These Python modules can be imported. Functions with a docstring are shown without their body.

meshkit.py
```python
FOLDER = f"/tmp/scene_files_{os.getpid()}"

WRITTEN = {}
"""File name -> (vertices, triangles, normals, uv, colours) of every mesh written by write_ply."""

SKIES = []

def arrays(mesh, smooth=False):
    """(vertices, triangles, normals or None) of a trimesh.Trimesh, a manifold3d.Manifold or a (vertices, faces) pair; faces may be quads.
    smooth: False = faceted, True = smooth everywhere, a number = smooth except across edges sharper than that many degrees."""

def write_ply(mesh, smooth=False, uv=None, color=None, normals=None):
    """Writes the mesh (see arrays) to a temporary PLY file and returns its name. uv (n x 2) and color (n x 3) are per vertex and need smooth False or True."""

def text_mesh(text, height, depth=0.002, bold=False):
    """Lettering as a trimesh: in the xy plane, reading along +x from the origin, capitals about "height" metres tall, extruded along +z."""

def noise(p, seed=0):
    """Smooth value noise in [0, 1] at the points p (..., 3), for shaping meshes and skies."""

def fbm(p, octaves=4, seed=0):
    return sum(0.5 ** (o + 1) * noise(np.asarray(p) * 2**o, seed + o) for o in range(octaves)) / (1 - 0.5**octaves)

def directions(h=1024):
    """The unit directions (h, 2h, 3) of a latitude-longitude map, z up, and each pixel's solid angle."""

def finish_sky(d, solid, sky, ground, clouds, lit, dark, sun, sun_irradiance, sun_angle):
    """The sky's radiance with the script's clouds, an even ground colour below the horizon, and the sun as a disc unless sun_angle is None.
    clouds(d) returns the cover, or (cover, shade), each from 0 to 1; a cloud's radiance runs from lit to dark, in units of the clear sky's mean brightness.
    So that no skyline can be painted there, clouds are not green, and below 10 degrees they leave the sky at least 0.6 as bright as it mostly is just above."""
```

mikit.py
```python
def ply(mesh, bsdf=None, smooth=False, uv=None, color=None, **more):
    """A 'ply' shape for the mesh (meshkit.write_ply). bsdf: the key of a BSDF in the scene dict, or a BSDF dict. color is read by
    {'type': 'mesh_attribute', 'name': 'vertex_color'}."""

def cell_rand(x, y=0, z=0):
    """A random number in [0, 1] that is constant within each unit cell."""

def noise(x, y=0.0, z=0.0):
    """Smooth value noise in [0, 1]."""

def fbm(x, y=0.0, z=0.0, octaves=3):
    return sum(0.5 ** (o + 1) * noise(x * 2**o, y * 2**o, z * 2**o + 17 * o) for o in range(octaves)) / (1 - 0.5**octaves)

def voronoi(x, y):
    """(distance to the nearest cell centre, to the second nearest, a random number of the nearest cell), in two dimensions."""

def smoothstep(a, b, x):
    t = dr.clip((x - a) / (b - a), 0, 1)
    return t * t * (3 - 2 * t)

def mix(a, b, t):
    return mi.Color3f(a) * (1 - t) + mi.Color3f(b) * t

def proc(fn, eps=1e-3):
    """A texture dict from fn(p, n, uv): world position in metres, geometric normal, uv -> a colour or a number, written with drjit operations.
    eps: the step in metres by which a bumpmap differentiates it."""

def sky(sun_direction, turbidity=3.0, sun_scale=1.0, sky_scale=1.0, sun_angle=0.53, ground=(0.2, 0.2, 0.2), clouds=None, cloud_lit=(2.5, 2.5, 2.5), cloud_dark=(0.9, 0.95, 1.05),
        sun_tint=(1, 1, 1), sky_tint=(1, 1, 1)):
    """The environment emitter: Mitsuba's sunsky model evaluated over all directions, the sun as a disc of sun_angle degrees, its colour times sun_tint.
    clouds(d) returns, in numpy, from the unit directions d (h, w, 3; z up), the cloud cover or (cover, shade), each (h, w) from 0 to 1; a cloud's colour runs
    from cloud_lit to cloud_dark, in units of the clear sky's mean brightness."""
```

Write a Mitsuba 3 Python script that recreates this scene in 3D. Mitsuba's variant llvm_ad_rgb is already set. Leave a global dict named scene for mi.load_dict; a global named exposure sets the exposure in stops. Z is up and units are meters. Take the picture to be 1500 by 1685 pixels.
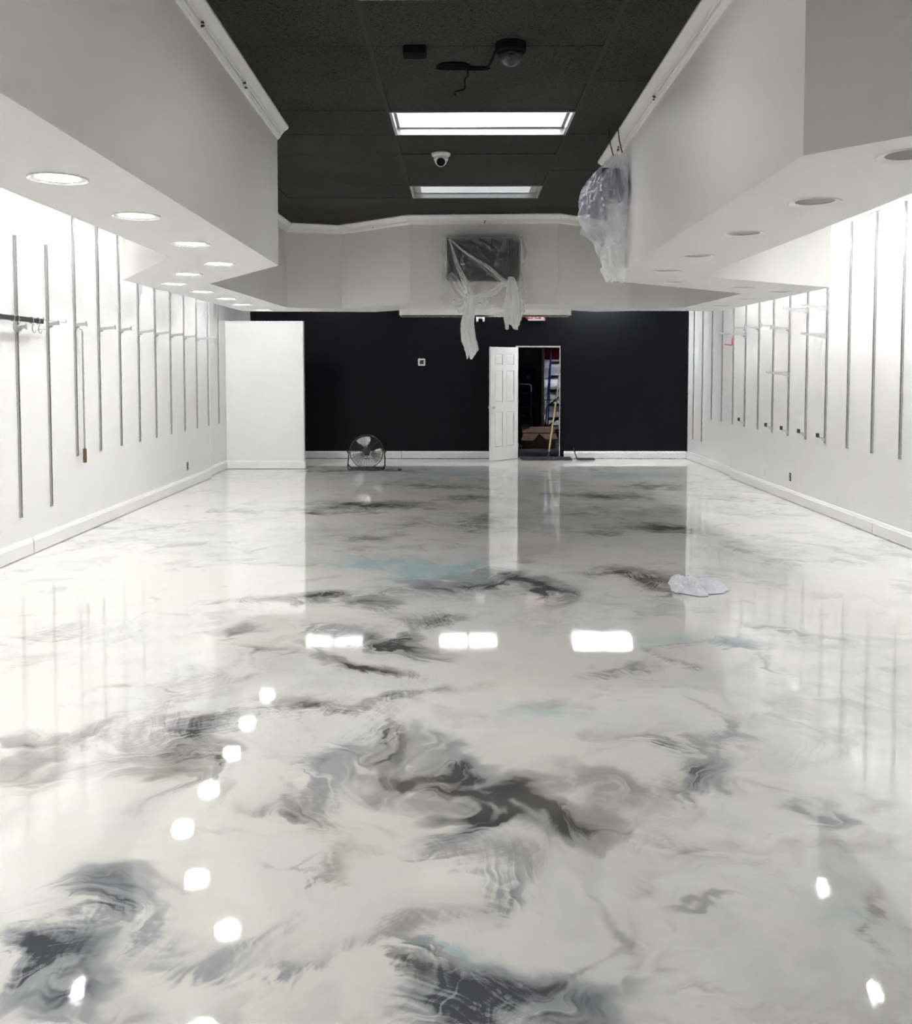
import math, random
import numpy as np
import trimesh, manifold3d
import shapely.geometry as sg
import drjit as dr
import mitsuba as mi
import mikit, meshkit
from mikit import noise, fbm, smoothstep, mix, proc

random.seed(7)
rng = np.random.default_rng(7)
T = mi.ScalarTransform4f
scene, labels = {}, {}

# ------------------------------------------------------------------ camera, exposure, large lights
PITCH, YAW, EYE = 0.052, -0.008, 1.6
fwd = (math.sin(YAW) * math.cos(PITCH), math.cos(YAW) * math.cos(PITCH), -math.sin(PITCH))
scene['camera'] = {'type': 'perspective', 'fov_axis': 'x', 'fov': math.degrees(2 * math.atan(750 / 1548)),
                   'principal_point_offset_x': (750 - 745.7) / 1500, 'principal_point_offset_y': (842.5 - 691.4) / 1685,
                   'near_clip': 0.05, 'far_clip': 100.0,
                   'to_world': T().look_at(origin=[0, 0, EYE], target=[fwd[0], fwd[1], EYE + fwd[2]], up=[0, 0, 1])}
exposure = 2.5
DOWNLIGHT_LIT = (26.0, 25.6, 24.8)      # radiance of the lit downlights along the left soffit
ALCOVE_LEFT = (200.0, 199.5, 198.5)     # recessed lamps in the ceiling over the two wall bays
ALCOVE_RIGHT = (290.0, 289.0, 286.0)
TROFFER_NEAR = (0.62, 0.635, 0.67)
TROFFER_FRONT = (0.75, 0.73, 0.68)
TROFFER_FAR = (0.055, 0.062, 0.067)
TROFFER_BACK_RIGHT, TROFFER_BACK_MID, TROFFER_BACK_LEFT = (9.0, 9.1, 9.3), (2.0, 2.05, 2.1), (1.2, 1.24, 1.3)
STORE_LAMP = (1.3, 1.32, 1.45)

# ------------------------------------------------------------------ room measures (metres)
XL, XR, XL2, XR2 = -3.755, 4.056, -3.84, 4.14
YF, YJ, YB, ZC, ZS = -3.4, 14.05, 17.2, 3.282, 2.327

# ------------------------------------------------------------------ helpers
def cat(ms):
    return trimesh.util.concatenate([m for m in ms])

def box(x0, x1, y0, y1, z0, z1):
    b = trimesh.creation.box((abs(x1 - x0), abs(y1 - y0), abs(z1 - z0)))
    b.apply_translation(((x0 + x1) / 2, (y0 + y1) / 2, (z0 + z1) / 2))
    return b

def cbox(x0, x1, y0, y1, z0, z1, c=0.004):
    """a box with chamfered edges"""
    p = []
    for sx in (0, 1):
        for sy in (0, 1):
            for sz in (0, 1):
                x, y, z = (x0, x1)[sx], (y0, y1)[sy], (z0, z1)[sz]
                dx, dy, dz = c * (1 - 2 * sx), c * (1 - 2 * sy), c * (1 - 2 * sz)
                p += [(x, y + dy, z + dz), (x + dx, y, z + dz), (x + dx, y + dy, z)]
    return trimesh.convex.convex_hull(np.array(p))

def tube(path, r, n=10, closed=False):
    """a round tube along a path"""
    path = np.asarray(path, float)
    m = len(path)
    rr = np.broadcast_to(np.asarray(r, float), (m,))
    if closed:
        tan = np.roll(path, -1, 0) - np.roll(path, 1, 0)
    else:
        tan = np.gradient(path, axis=0)
    tan /= np.linalg.norm(tan, axis=1, keepdims=True) + 1e-12
    up = np.array([0, 0, 1.0]) if abs(tan[0][2]) < 0.9 else np.array([1.0, 0, 0])
    v = []
    a = np.arange(n) * 2 * np.pi / n
    s = np.cross(tan[0], up); s /= np.linalg.norm(s)
    for i in range(m):
        s = s - tan[i] * (s @ tan[i]); s /= np.linalg.norm(s) + 1e-12
        t = np.cross(tan[i], s)
        v.append(path[i] + rr[i] * (np.cos(a)[:, None] * s + np.sin(a)[:, None] * t))
    v = np.vstack(v)
    f = []
    for i in range(m if closed else m - 1):
        j = (i + 1) % m
        for k in range(n):
            l = (k + 1) % n
            f += [(i * n + k, i * n + l, j * n + l), (i * n + k, j * n + l, j * n + k)]
    if not closed:
        v = np.vstack([v, path[0], path[-1]])
        c0, c1 = m * n, m * n + 1
        for k in range(n):
            l = (k + 1) % n
            f += [(c0, l, k), (c1, (m - 1) * n + k, (m - 1) * n + l)]
    return trimesh.Trimesh(v, f, process=False)

def cyl(p0, p1, r, n=16):
    return tube([p0, p1], r, n)

def lathe(profile, n=28):
    """profile of (radius, z), revolved about z"""
    return trimesh.creation.revolve(np.asarray(profile, float), sections=n)

def grid_mesh(P):
    """P (n, m, 3) -> an open sheet"""
    n, m = P.shape[:2]
    i = np.arange(n * m).reshape(n, m)
    a, b, c, d = i[:-1, :-1].ravel(), i[1:, :-1].ravel(), i[1:, 1:].ravel(), i[:-1, 1:].ravel()
    return trimesh.Trimesh(P.reshape(-1, 3), np.vstack([np.stack([a, b, c], 1), np.stack([a, c, d], 1)]), process=False)

def key_for(name, parent=None):
    base = (parent + '__' if parent else '') + name
    k, i = base, 0
    while k in scene or k in labels or any(s.startswith(k + '__') for s in scene):
        i += 1
        k = f'{base}_{i:03d}'
    return k

def add(name, mesh, bsdf, parent=None, smooth=False, label=None, cat_=None, group=None, kind=None, **more):
    k = key_for(name, parent)
    scene[k] = mikit.ply(mesh, bsdf, smooth=smooth, **more)
    say(k, label, cat_, group, kind)
    return k

def put(name, shape, parent=None, M=None, label=None, cat_=None, group=None, kind=None):
    """an entry that reuses a ply dict under another placement"""
    k = key_for(name, parent)
    scene[k] = {**shape, 'to_world': M} if M is not None else dict(shape)
    say(k, label, cat_, group, kind)
    return k

def say(k, label=None, cat_=None, group=None, kind=None):
    d = {}
    if label: d['label'] = label
    if cat_: d['category'] = cat_
    if group: d['group'] = group
    if kind: d['kind'] = kind
    if d: labels[k] = d

def thing(name, label, cat_, group=None, kind=None):
    k = key_for(name)
    say(k, label, cat_, group, kind)
    return k

ORD = ['nearest', 'second', 'third', 'fourth', 'fifth', 'sixth', 'seventh', 'eighth', 'ninth', 'tenth', 'eleventh', 'twelfth', 'thirteenth', 'fourteenth', 'fifteenth', 'sixteenth']

# ------------------------------------------------------------------ materials
def rgb(*c):
    return {'type': 'rgb', 'value': list(c)}

def paint(name, col, alpha=0.25, bump=0.0, spec=1.5):
    b = {'type': 'roughplastic', 'diffuse_reflectance': col if isinstance(col, dict) else rgb(*col), 'alpha': alpha, 'int_ior': spec, 'nonlinear': False}
    scene[name] = {'type': 'twosided', 'b': b}

def matte(name, col):
    scene[name] = {'type': 'twosided', 'b': {'type': 'diffuse', 'reflectance': col if isinstance(col, dict) else rgb(*col)}}

def metal(name, col, alpha):
    scene[name] = {'type': 'twosided', 'b': {'type': 'principled', 'base_color': rgb(*col), 'metallic': 1.0, 'roughness': alpha}}

def white_wall_fn(p, n, uv):
    v = fbm(p.x * 1.3 + 5, p.y * 1.3, p.z * 1.3, 3)
    return mi.Color3f(0.85, 0.85, 0.845) * (0.975 + 0.05 * v)

def soffit_fn(p, n, uv):
    v = fbm(p.x * 1.1, p.y * 1.1 + 9, p.z * 0.4, 3)
    return mi.Color3f(0.825, 0.818, 0.80) * (0.97 + 0.06 * v)

def roller_fn(p, n, uv):
    # faint orange peel and vertical roller laps in the wall paint
    return 0.0012 * fbm(p.x * 7, p.y * 7, p.z * 1.2, 2) + 0.00012 * noise(p.x * 90, p.y * 90, p.z * 90)

scene['white_wall_paint'] = {'type': 'twosided', 'b': {'type': 'bumpmap', 'arbitrary': proc(roller_fn, 2e-3), 'scale': 1.0,
    'b': {'type': 'roughplastic', 'diffuse_reflectance': proc(white_wall_fn), 'alpha': 0.22, 'nonlinear': False}}}
scene['soffit_paint'] = {'type': 'twosided', 'b': {'type': 'bumpmap', 'arbitrary': proc(roller_fn, 2e-3), 'scale': 1.0,
    'b': {'type': 'roughplastic', 'diffuse_reflectance': proc(soffit_fn), 'alpha': 0.24, 'nonlinear': False}}}
paint('white_trim', (0.84, 0.838, 0.828), 0.18)
paint('door_paint', (0.84, 0.835, 0.82), 0.2)

def black_wall_fn(p, n, uv):
    v = fbm(p.x * 2, p.y * 2, p.z * 2, 3)
    return mi.Color3f(0.0030, 0.0035, 0.0056) * (0.8 + 0.4 * v)
paint('black_wall_paint', proc(black_wall_fn), 0.42, spec=1.22)

def tile_fn(p, n, uv):
    g = noise(p.x * 120, p.y * 120, 3.0)
    h = fbm(p.x * 1.7, p.y * 1.7, 2.0, 3)
    pit = smoothstep(0.72, 0.85, noise(p.x * 210, p.y * 210, 8.0))
    return mi.Color3f(0.046, 0.046, 0.0465) * (0.55 + 0.45 * g + 0.45 * h) * (1 - 0.6 * pit)
matte('black_tile', proc(tile_fn))
matte('black_tee', (0.05, 0.05, 0.05))
matte('dark_void', (0.006, 0.006, 0.006))
paint('black_plastic', (0.014, 0.014, 0.015), 0.25)
paint('black_rubber', (0.018, 0.018, 0.018), 0.45)
paint('white_plastic', (0.78, 0.78, 0.76), 0.2)
paint('unlit_lens', (0.62, 0.58, 0.50), 0.3)
metal('chrome', (0.72, 0.72, 0.72), 0.2)
metal('slot_steel', (0.55, 0.55, 0.55), 0.3)
metal('blade_metal', (0.82, 0.82, 0.80), 0.35)
metal('lamp_rim', (0.6, 0.6, 0.62), 0.35)
paint('slot_dark', (0.03, 0.03, 0.03), 0.4)
paint('white_steel', (0.44, 0.44, 0.43), 0.2)
scene['zinc'] = {'type': 'twosided', 'b': {'type': 'principled', 'base_color': rgb(0.40, 0.40, 0.40), 'metallic': 0.75, 'roughness': 0.28}}
matte('black_flat', (0.012, 0.012, 0.0125))
paint('grey_steel', (0.30, 0.30, 0.30), 0.25)

PIGMENT = [(-1.2,2.61,5.07,5.64,16.41,-1.48,1,1), (-1.19,2.78,9.17,5.69,9.31,-10.3,0.6,1), (-1.05,2.64,7.97,2.25,-2.73,-10.45,0.5,1), (-1.04,2.35,7.39,2.49,-3.86,-20.55,0.95,1), (-0.98,2.26,7.19,3.89,7.36,-24.7,0.7,1), (-0.77,2.47,6.31,2.33,5.51,-29.75,0.6,1), (-1.17,2.39,19.5,4.59,-5.24,-11.95,0.7,1), (-1.06,2.87,9.83,1.6,-17.65,-33.09,0.3,2), (0.06,3.53,11.84,1.72,5.7,-6.96,1.5,0), (0.1,3.73,5.35,-1.9,-15.58,-7.99,1,1), (-0.05,3.55,7.05,-1.34,-5.97,-5.78,0.7,0), (0.16,3.32,9.37,-3.53,-16.28,-10.24,1.1,0), (-0.03,3.22,11.91,3.46,14.75,-12.15,0.9,1), (-0.16,3.83,5.13,-0.76,-5.93,-5.49,0.6,0), (-0.28,4.09,12.87,5.04,13.28,-5.14,0.5,0), (-0.35,3.91,8.03,6.32,56.03,-8.03,0.8,0), (-0.16,3.66,7.28,-0.52,-10.59,-17.63,0.8,2), (0.09,3.23,13.62,0.56,16.72,-56.39,1.3,0), (0.3,3.41,11.61,-2.92,-6.84,-8.11,1,0), (-0.5,3.83,8.99,3.28,7.65,-4.42,0.6,1), (-0.5,3.55,8.55,2.2,5.07,-7.53,0.6,1), (-0.51,3.33,9.84,-1.2,-9.38,-9.09,0.4,2), (-0.91,4.27,5.9,1.39,2.86,-13.88,0.55,0), (-0.73,4.41,5.73,1.04,2.37,-14.96,0.6,0), (-0.52,4.34,6.35,0.63,-2.16,-16.1,0.75,0), (-0.37,4.44,5.58,0.88,12.03,-18.81,0.7,0), (-0.12,4.61,4.57,0.5,11.54,-15.35,0.45,0), (0.05,3.02,8.29,0.17,2.63,-18.36,0.45,0), (0.07,2.88,13.38,-4.49,-10,-9.2,0.35,1), (0.11,2.83,20.45,-10.18,-37.8,-23.42,0.5,1), (-0.44,2.94,25.17,1.36,-2.55,-8.21,0.33,2), (-0.37,2.81,10.06,-0.74,-10.03,-16.74,0.25,2), (-0.59,2.87,12.95,1.62,-14.11,-59.08,0.8,0), (-0.56,2.91,21.91,13.98,83.47,-37.56,0.6,0), (0.33,3.38,8.65,-3.14,-10.13,-7.2,1,0), (0.49,3.24,9.42,-3.5,-10.87,-9.7,1,0), (0.55,3.5,6.14,-1.33,-2.45,-7.62,0.4,2), (0.65,3.26,6.43,-2.08,-5.39,-8.72,0.35,2), (0.8,3.15,7.9,-2.63,-4.54,-11.89,0.25,0), (0.75,3.55,7.1,-1.75,-2.56,-12.86,0.3,0), (1.01,3.72,10.52,-5.9,-10.63,-3.58,0.75,1), (1.07,3.6,9.1,-7.34,-20.19,-1.51,0.5,1), (0.97,3.82,12.77,-7.56,-25.55,-6.17,0.6,0), (0.81,3.93,11.71,-4.52,-27.08,-17.84,0.7,0), (1.14,4.12,23.95,-2.22,7.88,-8.51,0.6,1), (1.21,3.99,7.62,-2.53,-4.02,-17.49,0.3,1), (1.39,3.34,14.28,-8.2,-12.85,-11.42,0.85,1), (1.31,3.28,14.96,-7.74,-14.8,-20.85,0.7,1), (1.25,3.44,6.19,-2.79,-11.31,-20.54,0.3,0), (1.3,3.11,8.08,-3.85,-6.61,-21.56,0.25,0), (1.28,2.74,20.48,-6.18,12.11,-30.56,0.55,2), (1.11,2.59,14.02,0.08,24.08,-30.37,0.45,1), (1.1,2.72,10.75,-2.58,9.17,-22.8,0.3,3), (0.59,2.88,17.43,1.99,16.52,-18.6,0.3,2), (0.44,2.71,6.23,-4.91,-45.69,-16.52,0.45,0), (0.34,2.58,9.14,3.15,60.13,-53.49,0.5,2), (0.72,2.78,13.45,-2.34,19.52,-80.08,0.5,0), (0.16,2.42,7.56,0.53,5.99,-17.97,0.75,1), (0.1,2.31,7.82,2.12,6.93,-10.14,0.9,1), (0.3,2.4,8.77,-0.06,4.65,-17.04,0.5,1), (0.4,2.35,8.85,-2.99,-6.77,-15.88,0.4,1), (0.51,2.29,7.71,-5.27,-26.67,-20.19,0.45,1), (0.28,2.29,7.26,-1.28,-1.58,-12.79,0.25,1), (-0.09,2.41,12.83,-0.68,-13.89,-66.49,0.75,0), (-0.04,2.48,14.9,-1.42,-20.41,-74.8,0.7,0), (-0.13,2.62,8.97,2.37,11.04,-17.23,0.3,0), (0.03,2.5,17.58,0.59,11.19,-92.68,0.9,3), (0.06,2.24,10.43,2.34,14.48,-27.42,0.8,1), (0.57,2.59,4.06,-2.9,-46.41,-23.31,0.2,2), (-1.8,3.85,4.46,2.5,3.42,-3.97,0.75,2), (-1.73,4.07,5.94,3.14,8.61,-7.91,0.6,2), (-1.31,3.82,6.75,3.29,5.69,-4.46,0.55,2), (-1.2,3.82,13.9,3.24,-3.36,-9.02,0.5,2), (-1.08,3.73,12.94,10.2,22.18,-1.5,0.9,0), (-1.12,4.11,6.12,1.8,2.23,-11.13,0.7,1), (-1.17,4.04,22.01,3.15,-10.58,-14.43,0.7,0), (-1.18,4.29,7.04,1.67,-4.96,-22.89,0.6,0), (-1.08,3.56,6.95,1.52,-5.14,-14.62,0.3,2), (-1.03,4.39,5.7,1.61,4.9,-11.13,0.4,2), (-1.26,4.69,4.18,1.76,8.59,-3.89,0.3,2), (-1.33,5.67,11.46,3.82,10.27,-5.45,0.9,0), (-1.53,5.59,4.49,1.39,6.42,-10.99,0.35,0), (-1.06,6.46,7.83,1.47,4.19,-8.93,1,0), (-0.93,6.64,8.85,1.22,0.11,-13.72,0.8,0), (-0.6,6.43,5.65,0.62,2.44,-8.12,0.9,0), (-0.12,6.08,15.2,-0.76,-10.77,-10.75,1.1,0), (-0.26,5.98,8.49,0.52,3.06,-11.08,0.9,0), (-0.75,5.64,5.32,0.43,-3.31,-5.75,0.5,0), (-0.27,5.49,7.22,-0.76,-12.98,-7.67,1.2,0), (-0.4,5.39,4.7,0.25,-2.72,-11.99,0.9,0), (-0.58,5.52,5.37,0.18,-13.25,-16.75,0.8,0), (-0.74,5.18,10.63,0.32,-19.96,-19.63,0.7,0), (-0.52,4.97,6.09,0.43,-6.25,-19.98,0.9,0), (-0.45,4.99,4.35,0.29,-4.1,-19.6,0.5,2), (-1.03,5.26,7.16,1.08,-7.91,-18.73,0.35,2), (0.47,7.12,4.36,-0.53,-5.18,-4.31,1.2,0), (0.37,6.95,4.37,-0.37,-5.05,-8.02,0.8,0), (0.12,7.03,3.95,-0.01,3.9,-12.31,0.7,0), (0.55,6.88,6.99,-1.13,-12.65,-7.04,0.8,1), (-0.82,7.79,4.67,0.56,2.81,-7.69,0.9,3), (-0.38,7.58,3.36,0.12,-1.38,-4.29,0.9,3), (0.01,7.7,5.83,0.12,3.53,-6.8,0.8,3), (-0.18,7.07,4.32,0.17,1.11,-3.43,0.5,1), (-0.86,6.64,3.28,0.46,2.08,-8.88,0.4,0), (-0.95,11.24,1.95,0.16,-0.45,-3.91,0.8,0), (-1.22,11.14,2.75,0.32,1.84,-4.72,0.7,0), (-0.29,13.04,1.68,0.03,-2.02,-4.84,0.6,0), (0.14,11.91,4.31,-0.07,-1.46,-5.74,1,0), (0.25,10.05,6.38,-0.16,0.02,-2.42,0.7,0), (-0.9,9,4.26,0.42,0.06,-7.51,0.6,0), (-1.36,10.51,2.92,0.39,1.76,-7.14,0.5,0), (-1.54,15.03,1.28,0.13,0.03,-3.62,0.45,0), (-0.17,14.77,1.49,0.02,0.02,-2.81,0.5,3), (-1.72,10.55,9.08,1.47,0.06,-7.3,0.7,0), (-0.37,9.68,1.98,0.06,-1.07,-5.24,0.3,0), (-0.65,8.5,2.25,0.17,0.05,-6.73,0.25,2), (1.9,12.04,2.56,-0.41,-1.08,-4.06,0.8,0), (2.6,13,2.97,-0.59,0.02,-2.91,0.75,0), (2.65,14.45,2.14,-0.39,0.03,-3.93,0.7,3), (2.11,9.59,4.72,-1.08,-1.83,-4.02,1,0), (1.85,9.44,2.72,-0.54,-1.37,-6.58,0.5,0), (1.38,9.15,3.36,-0.52,-1.41,-7.07,0.5,0), (1.5,7.25,4.18,-1.01,-5.21,-5.44,0.8,2), (1.51,6.92,8.75,-3.04,-11.07,-2,0.9,2), (1.36,7.38,4.16,-0.82,-2.83,-8.39,0.5,0), (0.64,8.36,5.4,-0.41,0.03,-3.48,0.35,4), (0.56,6.3,12.15,-1.07,0.05,-6.1,0.3,4), (1.2,10.76,2.39,-0.26,0.02,-2.64,0.3,0), (1.26,5.47,4,-0.95,-1.14,-9.83,0.5,3), (1.58,5.42,6.97,-2.36,-6.92,-9.56,0.5,1), (1.42,5.34,5.74,-1.51,0.11,-14.15,0.4,0), (1.22,5.07,7.1,-2.49,-20.53,-12.76,0.6,2), (0.87,5.02,7.57,-1.04,6.52,-20.09,0.5,0), (3.46,11.82,2.18,-0.65,-2.25,-3.73,0.35,0), (1.93,5.72,2.98,-1.05,-6.05,-22.58,0.35,0), (1.66,5.17,3.99,-1.7,-33.6,-17.65,0.4,0), (2.79,7.92,3.25,-1.13,0.08,-9.75,0.3,0), (0.41,4.4,15.73,-1.44,0.1,-12.37,0.35,3), (2.33,5.01,10.21,-4.67,0.1,-12.04,0.25,0), (-2.41,8.64,2.94,0.85,4.2,-9.67,0.3,0), (-3.14,9.48,2.01,0.69,5.69,-7.12,0.25,0), (-3.58,8.33,3.52,1.69,16.9,-4,0.3,0), (-2.6,5.68,3.3,1.62,4.72,-7.08,0.3,2), (-1.84,4.6,3.99,1.91,13.42,-13.01,0.3,0), (-2.47,5.08,4.94,2.52,1.59,-3.85,0.2,2), (-1.43,6.46,4.71,1.11,4.24,-13.54,0.4,0), (-2.29,10.74,2.04,0.43,0.04,-5.29,0.3,0), (-3.44,12.36,2.07,0.57,0.04,-5.32,0.25,0), (2.41,8.38,3.07,-0.87,0.07,-8.71,0.25,0), (0.6,4.53,4.2,-0.65,-2.82,-14.21,0.15,0), (0.67,4.07,6.23,-1.18,-3.12,-17.49,0.2,2), (-0.95,3.14,5.97,1.51,-4.98,-31.21,0.25,2), (-0.75,3.36,7.35,2.21,9.93,-23.51,0.2,2), (-0.28,3.06,5.46,0.29,-4.04,-31.65,0.2,2), (-0.2,2.53,7.28,1.34,10.57,-34.94,0.25,0), (-0.45,2.45,10.15,1.37,-2.82,-28.05,0.3,1), (0.72,2.43,6.85,-2.33,-6.35,-47.14,0.15,0), (-0.62,2.58,9.49,3.21,10.33,-31.91,0.3,1)]
SWIRLS = [(-0.95, 2.5, 1.1, 0.35), (0.10, 3.42, -1.2, 0.42), (0.45, 3.35, 0.9, 0.35), (-0.42, 3.75, 1.0, 0.4), (0.15, 2.5, 0.8, 0.4), (-1.2, 3.95, -0.9, 0.4), (-0.35, 5.6, 0.9, 0.6), (0.5, 7.1, -0.8, 0.6), (1.2, 3.9, 0.9, 0.4), (1.4, 2.8, -1.0, 0.4), (0.6, 2.9, -0.7, 0.5), (2.0, 5.4, 0.7, 0.7), (-2.2, 6.0, -0.6, 0.8), (0.0, 4.6, 0.8, 0.5)]
def swirl(x, y, cx, cy, ang, r):
    dx, dy = x - cx, y - cy
    a = ang * dr.exp(-(dx * dx + dy * dy) / (r * r))
    s, c = dr.sin(a), dr.cos(a)
    return cx + c * dx - s * dy, cy + s * dx + c * dy

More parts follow.
